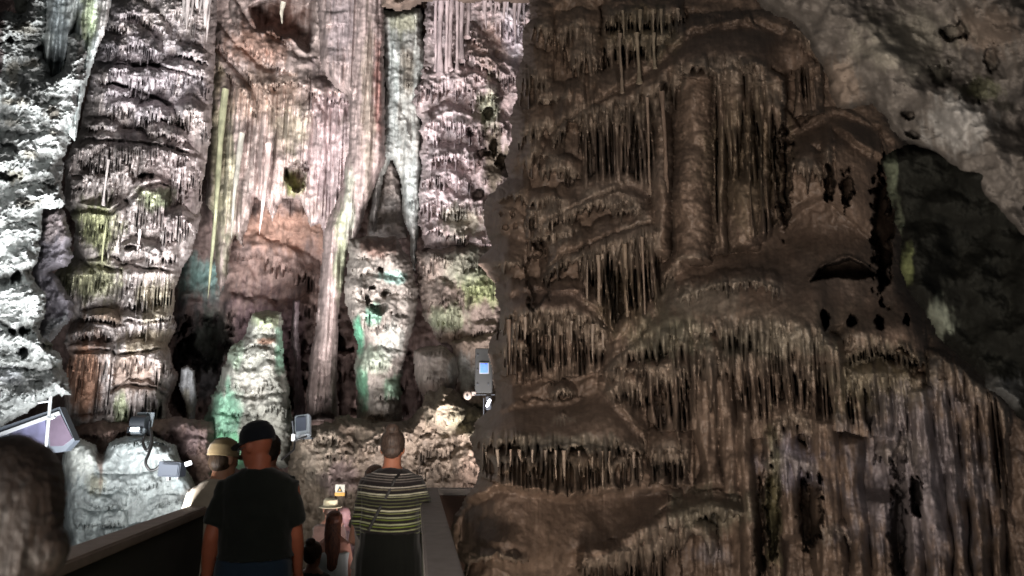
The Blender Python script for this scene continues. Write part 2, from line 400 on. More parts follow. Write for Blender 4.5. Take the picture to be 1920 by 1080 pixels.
formation('drapery_wall', [(385, -60), (700, -60), (705, 180), (700, 350), (672, 420), (655, 460), (640, 520), (622, 520), (608, 460), (600, 420), (585, 430), (560, 375), (530, 370), (510, 420),
    (498, 380), (480, 370), (465, 420), (455, 470), (440, 445), (425, 520), (412, 555), (403, 520), (398, 400), (384, 380), (388, 200)], 14.0,
    'hanging wall of thin pink and lime green stone pleats behind the big terraced column', 'drapery', f, seed=21, eR=.6, edge=14, warp=5)

# ---- the long leaning shaft that runs from the roof to the floor
def f(r, e):
    r.ribs((540, -40, 800, 800), 7, .22, 26, 6); r.ribs((540, -40, 800, 800), 16, .26, 22, 6); r.rough(.03, 16, 4)
    for pts in ([(575, 690), (610, 700), (640, 690)], [(572, 740), (610, 745), (640, 735)], [(600, 110), (655, 118)], [(598, 45), (655, 40)]): r.ledge(pts, 22, 7, .16, 6, .3)
    r.color('877671', [(710, 160, 14, 120, '6f4238', .8), (640, 480, 14, 110, '8c9570', .7), (655, 380, 12, 80, '9ca08c', .7), (725, 130, 14, 140, '8c7f78', .7),
        (690, 200, 14, 200, '8f8070', .7), (605, 740, 40, 60, '6a5852', .6), (640, 60, 30, 80, '958789', .6)], .35)
formation('stone_shaft', [(590, -60), (720, -60), (722, 150), (724, 300), (712, 330), (690, 380), (672, 445), (655, 470), (640, 560), (632, 680), (636, 790), (572, 790), (576, 690), (590, 620), (598, 520),
    (608, 430), (640, 350), (655, 260), (650, 180), (612, 150), (598, 110)], 12.9, 'tall pleated stone shaft leaning from the roof down to the floor between two green stalagmites', 'column', f, seed=23, eR=.9, edge=22, warp=4)

# ---- white streak column with thin stalactites beside the shaft
def f(r, e):
    r.ribs((700, -40, 860, 560), 8, .2, 20, 6); r.rough(.1, 40, 4); r.rough(.03, 10, 4)
    for pts in ([(735, 150), (755, 158), (775, 150)], [(736, 100), (760, 104), (778, 98)], [(735, 210), (752, 230), (770, 260)], [(700, 290), (720, 280), (740, 300)], [(755, 360), (772, 372), (790, 362)]):
        r.ledge(pts, 26, 14, .25, 5, .4)
    r.color('90908a', [(735, 150, 14, 200, 'a3aca9', .9), (775, 380, 18, 120, 'a9b1ae', .9), (765, 130, 14, 60, '5f5240', .7), (715, 420, 30, 90, '7f7672', .8), (755, 30, 40, 40, '7c7a55', .6)], .3)
formation('fluted_column', [(712, 20), (790, 15), (800, 120), (790, 210), (792, 300), (788, 420), (780, 508), (770, 500), (765, 440), (752, 400), (748, 330), (735, 300), (722, 330), (704, 440), (690, 440),
    (700, 320), (716, 260), (722, 150)], 13.6, 'narrow column streaked bluish white with a pointed lower tip beside the leaning shaft', 'column', f, seed=25, eR=.8, edge=16, warp=5)

def f(r, e):
    r.rough(.2, 40, 5, 'ridge'); r.rough(.05, 9, 4)
    r.color('8a807a', [(730, 400, 30, 30, '948d88', .6), (735, 340, 20, 30, '6f625a', .6)])
formation('stone_cone', [(722, 285), (742, 300), (752, 340), (760, 400), (765, 450), (685, 450), (692, 400), (704, 350), (712, 310)], 14.4, 'rough grey cone of rock wedged between the leaning shaft and the streaked column', 'rock', f, mat=M_crag, seed=26, eR=.7, edge=20, warp=5)
# ---- pink drip ledges, upper right of the hall
def f(r, e):
    r.rough(.25, 80, 4); r.rough(.09, 20, 4, 'ridge')
    L = [([(850, 80), (880, 65), (905, 85), (930, 105)], 22, 20, .6), ([(850, 115), (880, 100), (920, 120), (950, 150)], 26, 38, .8), ([(790, 60), (820, 50), (850, 50)], 40, 14, .4),
        ([(770, 190), (800, 165), (840, 160), (890, 170), (900, 185)], 40, 40, .9), ([(880, 190), (915, 170), (940, 200)], 36, 40, .9), ([(790, 240), (830, 220), (870, 230), (910, 245)], 26, 40, .8),
        ([(770, 250), (800, 245), (830, 262)], 40, 40, .7), ([(800, 300), (840, 285), (880, 300), (900, 300)], 26, 34, .85), ([(790, 340), (840, 330), (885, 345)], 24, 30, .85),
        ([(780, 385), (820, 375), (860, 395)], 30, 34, .8), ([(850, 400), (880, 385), (915, 400), (925, 420)], 22, 34, .75), ([(785, 440), (820, 430), (860, 440), (880, 440)], 24, 22, .8),
        ([(905, 240), (930, 230), (955, 250)], 24, 30, .5), ([(900, 330), (930, 340), (950, 330)], 20, 24, .35), ([(925, 40), (955, 35), (985, 55)], 30, 50, .5), ([(930, 150), (960, 140), (985, 160)], 30, 40, .5),
        ([(860, 150), (890, 140), (920, 150)], 16, 16, .8), ([(880, 470), (910, 455), (930, 470)], 24, 20, .6)]
    for k, (pts, a, b, p) in enumerate(L): r.ledge(pts, a, b*.85, p, 5.2, .45, tap=10)
    for q in ((915, 215, 9, 14), (905, 290, 10, 12), (925, 275, 8, 16), (880, 250, 8, 12), (895, 365, 10, 10), (940, 300, 8, 20)): r.hole(*q, .7)
    r.color('9c8a88', [(840, 300, 60, 160, 'b0a0a2', .8), (800, 380, 40, 60, 'b3a4a4', .6), (920, 90, 40, 50, 'a2877a', .7), (920, 200, 24, 60, '8a9070', .7), (930, 300, 30, 80, '5f5340', .9),
        (965, 60, 30, 60, 'bcb2b8', .8), (870, 420, 50, 40, '9b9a80', .6), (820, 20, 40, 80, 'a18e90', .5)], .25)
    rods(r, e, M_flow, row(815, 880, [(815, 0), (880, 0)], [(815, 130), (835, 135), (860, 120), (880, 60)], 7, 6, .55, 'col', .25, 4)+row(905, 985, [(905, -5), (985, 0)], [(905, 60), (985, 90)], 9, 5, .3, 'tip', .3, 5), '9a8486', 6)
formation('drip_ledges', [(800, -60), (1010, -60), (1010, 120), (985, 250), (960, 300), (950, 420), (935, 470), (905, 480), (880, 470), (840, 470), (790, 465), (783, 420), (786, 330), (790, 230), (765, 190),
    (790, 150), (795, 60)], 13.2, 'stack of pinkish drip ledges bristling with short stalactites high in the hall', 'flowstone', f, seed=27, eR=.8, edge=20, warp=8, wl=26)

# ---- greenish ledges below them
def f(r, e):
    r.rough(.2, 60, 4); r.rough(.06, 14, 4, 'ridge')
    for pts, a, b, p in (([(790, 495), (820, 480), (850, 490), (880, 490)], 34, 26, .6), ([(860, 545), (890, 540), (940, 530)], 34, 55, .75), ([(800, 570), (830, 560), (860, 575)], 40, 18, .6),
        ([(815, 600), (840, 590), (862, 605)], 24, 44, .55), ([(870, 500), (900, 490), (935, 500)], 26, 22, .5), ([(880, 620), (910, 615), (940, 620)], 16, 24, .3)): r.ledge(pts, a, b, p, 5.5, .5)
    r.color('77695f', [(900, 540, 50, 40, '8a9560', .9), (840, 600, 40, 30, '9aa280', .8), (870, 500, 50, 40, '7c7f6c', .7), (860, 640, 60, 20, '5f4b38', .8), (810, 500, 30, 30, '8a7b70', .6)], .25)
formation('green_drip_ledges', [(780, 470), (830, 465), (880, 455), (945, 450), (945, 700), (905, 690), (880, 660), (850, 650), (820, 640), (795, 600), (782, 540)], 12.7,
    'low drip ledges tinted lime green just left of the dark flowstone mountain', 'flowstone', f, seed=29, eR=.8, edge=18, warp=7, wl=26)
def f(r, e):
    r.rough(.1, 40, 5); r.rough(.03, 9, 4); r.ribs((775, 690, 865, 760), 6, .1, 10)
    for pts in ([(785, 700), (820, 712), (862, 700)], [(790, 660), (830, 655), (860, 670)]): r.ledge(pts, 30, 12, .1, 6, .4)
    r.color('8f847c', [(850, 690, 16, 26, 'b0b2b0', .9), (800, 740, 40, 30, '7a6358', .7)])
formation('stone_bulb', [(775, 655), (800, 646), (835, 648), (858, 668), (862, 700), (855, 725), (840, 760), (800, 760), (785, 735), (776, 700)], 11.9, 'rounded pale stone bulb with small drips above the brown boulders', 'flowstone', f, seed=31, eR=1, edge=26, warp=4)

# ---- green streaked stalagmite column
def f(r, e):
    r.rough(.16, 60, 4); r.rough(.05, 12, 5, 'ridge'); r.ribs((640, 440, 790, 800), 7, .06, 10)
    L = [([(655, 470), (700, 480), (745, 470)], 26, 8, .2), ([(650, 500), (680, 505), (720, 500)], 20, 12, .3), ([(642, 545), (690, 540), (730, 545), (775, 545)], 26, 16, .4), ([(655, 580), (690, 590), (745, 575)], 22, 24, .36),
        ([(658, 625), (675, 632)], 20, 18, .34), ([(690, 610), (730, 605), (770, 610)], 18, 12, .3), ([(690, 680), (725, 684), (762, 690)], 30, 12, .36), ([(725, 725), (750, 730)], 16, 10, .3),
        ([(700, 742), (730, 744), (756, 742)], 16, 8, .3), ([(690, 775), (725, 774), (752, 778)], 20, 14, .36), ([(668, 800), (720, 795), (770, 800)], 12, 8, .3)]
    for pts, a, b, p in L: r.ledge(pts, a, b, p, 6, .4, tap=9)
    for q in ((714, 505, 5, 8), (722, 548, 9, 9), (690, 560, 5, 14), (712, 578, 14, 10), (700, 540, 8, 6)): r.hole(*q, .4)
    r.color('787068', [(672, 630, 12, 40, '4f9c78', 1), (700, 590, 16, 26, '74a890', .8), (680, 725, 14, 50, '5c9c78', .9), (740, 730, 24, 24, '6f9a7c', .7), (740, 520, 30, 12, '8fbcb0', .7), (710, 460, 50, 26, '5e4438', .9),
        (735, 640, 36, 40, '8e9088', .8), (755, 580, 18, 40, '8c857c', .6), (700, 800, 50, 30, '7c6a56', .8), (700, 680, 40, 30, '8aa088', .5)], .15)
formation('stalagmite', [(652, 450), (700, 440), (745, 445), (768, 480), (785, 540), (782, 600), (768, 640), (758, 680), (752, 740), (756, 790), (775, 830), (640, 830), (665, 790), (668, 740), (660, 690), (672, 650),
    (655, 600), (640, 545), (652, 490)], 12.0, 'lumpy grey column streaked with teal green algae right of the leaning shaft', 'stalagmite', f, seed=33, eR=1.2, edge=34, warp=6, wl=28)

# ---- white and green stalagmite behind the two men
def f(r, e):
    r.rough(.2, 60, 4); r.rough(.08, 16, 5, 'ridge')
    for pts, a, b, p in (([(470, 618), (500, 612), (530, 618)], 24, 8, .3), ([(450, 650), (490, 640), (530, 652)], 14, 6, .3), ([(440, 668), (480, 660), (520, 668)], 10, 5, .25), ([(420, 720), (460, 730), (500, 720), (545, 735)], 40, 10, .3),
        ([(430, 765), (480, 770), (520, 760), (552, 768)], 26, 12, .45), ([(395, 800), (440, 810), (500, 800)], 26, 10, .3)): r.ledge(pts, a, b, p, 8, .3)
    r.color('75756c', [(500, 640, 30, 8, '5f3f2a', .9), (525, 660, 12, 50, '72a085', .9), (500, 600, 30, 18, '8c9870', .8), (420, 780, 36, 60, '6aa083', .9), (430, 850, 40, 40, '4fa070', .8), (480, 730, 40, 40, '9c998f', .7), (440, 660, 20, 30, '8fa58c', .7)], .12)
formation('stalagmite', [(470, 590), (490, 578), (528, 584), (532, 620), (534, 680), (545, 740), (552, 800), (545, 880), (380, 880), (378, 800), (395, 745), (415, 700), (425, 660), (445, 640), (465, 615)], 11.2,
    'stumpy white stalagmite with green flanks and a broken brown band, behind the capped man', 'stalagmite', f, seed=35, eR=1.1, edge=30, warp=6, wl=28)

# ---- the great terraced column
def f(r, e):
    r.rough(.28, 110, 4); r.rough(.05, 12, 4); r.rough(.03, 5, 3); r.ribs((120, -20, 400, 520), 4.5, .10, 9, 6)
    r.bump(270, 60, 150, 110, .3); r.bump(260, 400, 130, 140, .5); r.bump(240, 560, 120, 60, .3); r.bump(230, 700, 130, 120, .4)
    L = [([(205, 30), (250, 22), (290, 40), (322, 80)], 26, 26, .5, 4), ([(300, 20), (345, 25), (370, 40)], 30, 34, .6, 5), ([(185, 55), (215, 45), (255, 55), (300, 95)], 20, 18, .65, 4),
        ([(178, 80), (220, 85), (260, 75), (305, 100)], 22, 46, .8, 4), ([(330, 100), (360, 100), (400, 125)], 18, 10, .8, 6), ([(175, 140), (215, 130), (250, 135)], 14, 28, .75, 4),
        ([(230, 150), (270, 140), (310, 150)], 18, 40, .95, 4), ([(300, 135), (340, 125), (396, 140)], 18, 60, .85, 4), ([(185, 175), (215, 172), (250, 180)], 14, 12, .8, 5),
        ([(200, 200), (230, 190), (262, 205)], 18, 34, .95, 4), ([(250, 215), (290, 205), (330, 225)], 18, 40, .9, 4), ([(330, 210), (360, 205), (392, 225)], 24, 60, .8, 4),
        ([(160, 235), (200, 235), (225, 245)], 14, 14, .8, 5), ([(270, 250), (310, 245), (350, 262)], 18, 18, 1.0, 5),
        ([(125, 290), (170, 280), (220, 270), (262, 285)], 34, 60, 1.0, 4.5), ([(205, 285), (260, 275), (330, 285), (382, 320)], 30, 62, 1.15, 4.5), ([(320, 320), (350, 310), (380, 330)], 26, 80, 1.05, 5),
        ([(130, 350), (165, 340), (215, 350)], 20, 46, .9, 6), ([(205, 330), (235, 320), (248, 340)], 22, 40, 1.05, 6), ([(240, 385), (280, 370), (318, 390)], 46, 75, 1.05, 4.5), ([(300, 430), (340, 405), (375, 430)], 24, 80, 1.1, 5),
        ([(145, 400), (190, 395), (240, 400)], 20, 85, .8, 5), ([(178, 440), (200, 436)], 12, 44, .92, 5), ([(225, 480), (255, 470), (300, 480), (335, 470)], 24, 24, 1.05, 7),
        ([(100, 520), (150, 515), (210, 510), (235, 520)], 28, 66, .95, 5), ([(225, 525), (280, 510), (335, 515)], 24, 78, 1.05, 5), ([(235, 570), (250, 560), (262, 575)], 26, 30, 1.1, 7),
        ([(150, 595), (190, 590), (225, 598)], 12, 18, .8, 6), ([(225, 608), (270, 600), (330, 590)], 24, 44, 1.05, 6), ([(128, 628), (170, 620), (220, 622)], 16, 28, .85, 6),
        ([(120, 670), (170, 662), (215, 665)], 22, 110, .8, 8), ([(215, 680), (260, 668), (325, 680)], 36, 42, 1.05, 8), ([(205, 760), (240, 738), (290, 742), (320, 765)], 26, 60, .85, 10), ([(120, 800), (200, 795), (330, 800)], 20, 20, .7, 10)]
    for pts, a, b, p, wd in L: r.ledge(pts, a, b*.8, p, wd*1.1, .34, tap=12, long=1)
    for po in ([(122, 388), (160, 384), (205, 392), (240, 372), (262, 345), (300, 338), (318, 352), (296, 350), (262, 360), (240, 386), (205, 404), (160, 398), (124, 398)], [(104, 506), (150, 488), (200, 496), (232, 506), (232, 514), (196, 506), (150, 500), (110, 516)],
               [(222, 492), (270, 498), (335, 506), (334, 512), (270, 508), (224, 500)], [(126, 602), (180, 596), (228, 602), (240, 612), (226, 612), (180, 606), (128, 612)], [(224, 596), (262, 600), (330, 596), (330, 602), (262, 608), (226, 604)],
               [(122, 652), (190, 652), (226, 658), (318, 650), (318, 657), (226, 668), (190, 662), (122, 664)], [(200, 150), (250, 160), (290, 178), (326, 196), (324, 204), (288, 188), (248, 170), (200, 158)], [(176, 112), (240, 120), (300, 118), (398, 150), (398, 157), (300, 127), (240, 129), (178, 122)],
               [(160, 255), (230, 262), (300, 268), (385, 290), (384, 299), (300, 277), (230, 270), (150, 268)], [(205, 728), (240, 716), (292, 722), (320, 745), (312, 748), (290, 731), (242, 725), (210, 737)]): r.carve(po, .2, 4)
    for q in ((145, 330, 10, 8), (148, 352, 10, 6), (274, 332, 16, 7), (245, 465, 14, 6)): r.hole(*q, .35)
    r.color('a39995', [(270, 140, 130, 110, 'aba2a6', .9), (320, 340, 60, 120, 'b3a4a2', .8), (180, 420, 50, 60, '7c8050', .9), (170, 520, 70, 50, '8f8f6a', .9), (290, 370, 40, 26, '858c68', .9), (300, 560, 50, 50, 'a39a80', .8),
        (150, 700, 50, 110, '8a6146', .95), (250, 700, 60, 50, 'a08878', .8), (225, 770, 16, 40, '9aa57c', .8), (280, 640, 60, 26, 'a89a7c', .7), (200, 590, 40, 20, '8a6e50', .7), (230, 30, 50, 30, 'a39ba0', .6), (200, 100, 40, 30, '8f898e', .6)], .2)
    rods(r, e, M_flow, [(203, 300, 385, .10, 3.2, 'col'), (203, 385, 495, .35, 4.5, 'tip'), (262, 430, 480, .1, 3, 'tip')]+row(345, 400, [(345, -20), (400, -20)], [(345, 40), (370, 90), (400, 105)], 7, 7, .5, 'tip', .2, 8), '9d9290', 10)
formation('terraced_column', [(205, -60), (415, -60), (405, 60), (402, 160), (398, 250), (382, 330), (376, 420), (362, 470), (335, 520), (325, 590), (334, 610), (318, 650), (325, 680), (335, 700), (318, 760), (330, 850),
    (120, 850), (118, 740), (128, 670), (120, 640), (132, 600), (118, 560), (98, 515), (135, 480), (140, 420), (118, 380), (122, 300), (150, 240), (165, 160), (190, 60)], 11.6,
    'huge terraced flowstone column of stacked fringed brows, tallest one left of the hall', 'column', f, seed=41, eR=1.6, edge=44, warp=5, wl=30, res=2.0)
# thin green-stained stalactite in front of the drapery
def hang(name, label, spec, col, mat=M_flow, cat='stalactite', grp=None):
    (px, y0, y1, Y, r0, lean) = spec
    rng = random.Random(int(px)); V, Fc = stalactite(px, y0, y1, Y, r0, 'tip', rng, lean)
    nz = vn(V[:, 0]*11, V[:, 2]*2, 3); c = lin(col)*(1+.3*nz)[:, None]
    loc = at(px, y0, Y); o = put(name, mesh_np(name, V-np.array(loc), Fc, np.clip(c, 0, .9)), None, mat, loc); return tag(o, label, cat, grp)
hang('stalactite', 'long lime green stalactite hanging in front of the pleated drapery wall', (424, 168, 560, 13.1, 7, -4), '8a8b70')
hang('stalactite', 'thin pale stalactite ending in mid air over the pink rock, with a green foot', (452, 250, 448, 13.1, 6, -4), '97948a')
hang('stalactite', 'slender pinkish stalactite hanging over the pink rock right of the green one', (502, 270, 440, 13.0, 7, -2), 'b09c96')
hang('stalactite', 'small yellowish stalactite hanging high in the dark alcove at the top', (531, 5, 45, 12.6, 5, 0), 'a8a294')

# ---- small dark column between the stalagmite and the shaft
def f(r, e):
    r.rough(.1, 40, 4); r.ribs((540, 560, 575, 800), 6, .1, 10, 4)
    r.color('6d5d60', [(552, 620, 12, 60, '857a7c', .7), (555, 760, 16, 60, '57494c', .8)])
formation('stone_pillar', [(546, 560), (562, 560), (562, 640), (566, 700), (580, 800), (548, 800), (552, 700), (546, 640)], 13.2, 'thin dull violet pillar in the gap left of the leaning shaft', 'column', f, seed=43, eR=.5, edge=10, warp=3)

# ---- grey violet hanging block between white rock and terraced column
def f(r, e):
    r.rough(.25, 50, 5); r.rough(.06, 12, 4, 'ridge')
    r.color('7d7880', [(100, 420, 40, 40, '8a7a72', .5), (110, 640, 30, 50, '9a9ea0', .8)])
formation('hanging_rock', [(80, 395), (110, 385), (125, 400), (140, 470), (128, 500), (100, 510), (140, 560), (135, 600), (110, 625), (60, 680), (60, 480)], 10.4, 'greyish violet rock face in shade between the white crag and the terraced column', 'rock', f, mat=M_crag, seed=45, eR=.8, edge=18, warp=7)

# ---- bluish curtain at the upper left
def f(r, e):
    r.ribs((60, -40, 220, 260), 13, .45, 16, 4); r.rough(.05, 20, 4)
    r.color('98a09e', [(165, 30, 22, 60, '8d9a72', .8), (110, 60, 20, 90, '7d888c', .8), (195, 60, 14, 200, 'a6a09c', .8), (30, 20, 40, 60, '7c7a68', .7)], .25)
formation('stone_curtain', [(20, -60), (215, -60), (205, 40), (185, 90), (160, 170), (140, 270), (128, 250), (118, 200), (100, 215), (84, 205), (92, 150), (80, 110), (60, 60), (30, 30), (22, 0)], 9.2,
    'smooth bluish grey folded curtain hanging over the white crag', 'drapery', f, seed=47, eR=.5, edge=10, warp=3)
# ---- white floodlit crag filling the left edge
def f(r, e):
    r.rough(.55, 150, 5); r.rough(.17, 46, 5, 'ridge', .8, .5); r.rough(.045, 14, 4, 'ridge', .7, .5); r.rough(.015, 6, 3)
    for pts, a, b, p in (([(-20, 120), (40, 105), (80, 115)], 30, 10, .3), ([(20, 200), (60, 195), (110, 230)], 40, 12, .35), ([(-20, 300), (30, 310), (70, 290)], 30, 10, .4), ([(10, 390), (60, 380), (110, 395)], 40, 14, .45),
        ([(10, 440), (50, 430), (78, 450)], 16, 16, .3), ([(20, 500), (50, 490), (75, 505)], 24, 16, .4), ([(-20, 560), (30, 570), (60, 560)], 30, 14, .35), ([(-10, 640), (40, 650), (110, 640)], 30, 12, .4), ([(-20, 740), (60, 735), (128, 738)], 40, 10, .5)): r.ledge(pts, a, b, p, 11, .35, mx=False)
    for q in ((18, 75, 8, 8), (88, 640, 18, 16), (50, 660, 12, 10), (12, 330, 16, 8), (30, 520, 10, 14), (44, 625, 8, 8), (20, 620, 14, 8)): r.hole(*q, .4)
    r.color('909492', [(50, 55, 26, 14, '6f6650', .5), (100, 210, 16, 12, '4f4636', .8), (30, 330, 30, 14, '5c553f', .7), (60, 290, 20, 10, '5a5038', .6), (60, 380, 40, 8, '3f382c', .8), (20, 190, 30, 10, '6a604a', .6), (55, 120, 18, 8, '5c523c', .6),
        (20, 230, 26, 8, '4f4838', .6), (25, 135, 12, 30, '8a8068', .4), (15, 700, 30, 20, '8c9094', .8), (90, 650, 14, 14, '5c6048', .8), (100, 250, 14, 8, '544a38', .6), (-5, 60, 14, 120, '3a2c2a', .9)], .12, .22)
formation('white_crag', [(-420, 0), (-80, 20), (20, 20), (40, 25), (60, -10), (88, -30), (92, 40), (84, 90), (100, 140), (118, 120), (122, 60), (150, 60), (166, 80), (160, 130), (150, 200), (132, 270), (118, 300), (122, 385), (84, 395),
    (78, 440), (72, 490), (58, 510), (90, 560), (74, 620), (112, 660), (126, 700), (132, 742), (90, 745), (60, 770), (0, 802), (-80, 830), (-420, 900)], 8.6,
    'pitted white floodlit crag filling the left edge above the slanted panel', 'rock', f, mat=M_crag, seed=49, eR=1.2, edge=26, warp=8, wl=24, res=1.9)

# ---- white flowstone mound behind the parapet
def f(r, e):
    r.rough(.18, 80, 4); r.rough(.05, 16, 5, 'ridge'); r.rough(.015, 6, 3)
    for pts, a, b, p in (([(200, 840), (250, 825), (325, 832)], 20, 6, .25), ([(170, 915), (210, 918), (250, 915), (300, 905)], 26, 5, .22), ([(160, 940), (195, 948), (240, 945)], 20, 6, .25), ([(140, 980), (185, 985), (240, 980)], 26, 9, .3),
        ([(280, 948), (320, 938), (345, 945)], 14, 6, .2), ([(180, 1010), (230, 1005), (290, 990)], 16, 6, .3)): r.ledge(pts, a, b, p, 5, .3)
    r.color('929b9b', [(180, 905, 26, 22, '8d8a70', .7), (150, 860, 40, 50, 'c0c4bc', .6), (370, 920, 30, 40, '7f6a5c', .8), (340, 905, 20, 20, 'a9bcc0', .6), (188, 870, 8, 50, '6a5448', .8)], .06, .12)
formation('flowstone_mound', [(120, 1080), (118, 830), (150, 822), (178, 830), (190, 850), (205, 828), (235, 818), (290, 820), (330, 832), (340, 860), (360, 890), (380, 940), (400, 1080)], 9.6,
    'bright bluish white flowstone mound glowing behind the left parapet', 'flowstone', f, seed=51, eR=.8, edge=24, warp=5, res=2.0)
def f(r, e):
    r.rough(.25, 60, 5); r.rough(.07, 14, 5, 'ridge')
    for pts in ([(150, 815), (220, 808), (330, 815)], [(330, 850), (370, 842), (400, 850)]): r.ledge(pts, 22, 10, .3, 8, .3)
    r.color('6b564c', [(300, 800, 60, 20, '8a7565', .7), (340, 830, 50, 60, '7a6668', .7)])
formation('boulder', [(120, 800), (180, 788), (250, 792), (340, 780), (400, 790), (410, 1000), (150, 1000)], 10.6, 'dull brown boulder ledge carrying the round floodlight behind the white mound', 'rock', f, mat=M_crag, seed=53, eR=.8, edge=24, warp=7)

def f(r, e):
    r.rough(.15, 40, 5); r.rough(.05, 10, 4, 'ridge')
    r.color('77685a', [(870, 700, 24, 40, '8f9490', .8), (900, 780, 30, 24, '6f6a4e', .7), (840, 700, 20, 40, '5f5048', .6)])
formation('rock_wall', [(842, 640), (870, 628), (905, 622), (950, 610), (960, 840), (850, 840), (846, 780), (856, 720)], 12.4, 'shaded brown rock wall behind the control cabinet and the cream camera', 'rock', f, mat=M_crag, seed=57, eR=.6, edge=20, warp=6)
def f(r, e):
    r.ribs((330, 660, 390, 800), 8, .15, 9, 6); r.rough(.04, 12, 4)
    r.color('85878a', [(350, 770, 14, 40, '9a937c', .7)])
formation('stone_curtain', [(338, 690), (352, 682), (366, 694), (372, 740), (366, 790), (352, 800), (346, 760), (340, 740), (334, 724)], 11.9, 'small gleaming white drip curtain at the right foot of the terraced column', 'drapery', f, seed=58, eR=.4, edge=8, warp=3)
# ---- brown boulders at the end of the path
def f(r, e):
    r.rough(.35, 90, 5); r.rough(.10, 20, 5, 'ridge'); r.rough(.03, 7, 3)
    L = [([(560, 830), (600, 815), (650, 825)], 34, 12, .35), ([(600, 855), (640, 850), (665, 860)], 20, 22, .4), ([(555, 890), (590, 880), (630, 890)], 30, 14, .3), ([(660, 845), (700, 838), (740, 842)], 18, 16, .35), ([(700, 815), (750, 810), (790, 822)], 20, 10, .35),
        ([(780, 850), (810, 838), (850, 845)], 26, 30, .4), ([(800, 790), (830, 782), (870, 790)], 30, 10, .35), ([(840, 880), (880, 870), (915, 880)], 30, 24, .5), ([(780, 880), (815, 875), (850, 885)], 20, 20, .35), ([(850, 820), (880, 812), (900, 820)], 20, 16, .4), ([(600, 930), (640, 920), (690, 935)], 30, 14, .3)]
    for pts, a, b, p in L: r.ledge(pts, a, b, p, 6, .45, tap=10)
    r.bump(835, 760, 40, 50, .5); r.bump(890, 850, 40, 60, .4); r.bump(600, 850, 50, 60, .3)
    r.color('655849', [(600, 850, 50, 60, '74695b', .7), (720, 850, 70, 50, '6f6254', .8), (840, 770, 50, 50, '80745f', .8), (640, 900, 40, 40, '6c5a58', .7), (900, 900, 50, 60, '7a6352', .6), (880, 790, 40, 30, '6c6a4e', .6)], .15)
formation('boulder', [(545, 812), (600, 795), (650, 775), (700, 790), (760, 788), (790, 760), (800, 735), (830, 722), (860, 735), (880, 760), (915, 770), (960, 800), (960, 1120), (530, 1120)], 11.0,
    'heap of brown knobbly boulders closing the end of the walkway', 'rock', f, mat=M_flow, seed=55, eR=.9, edge=26, warp=7, wl=26)
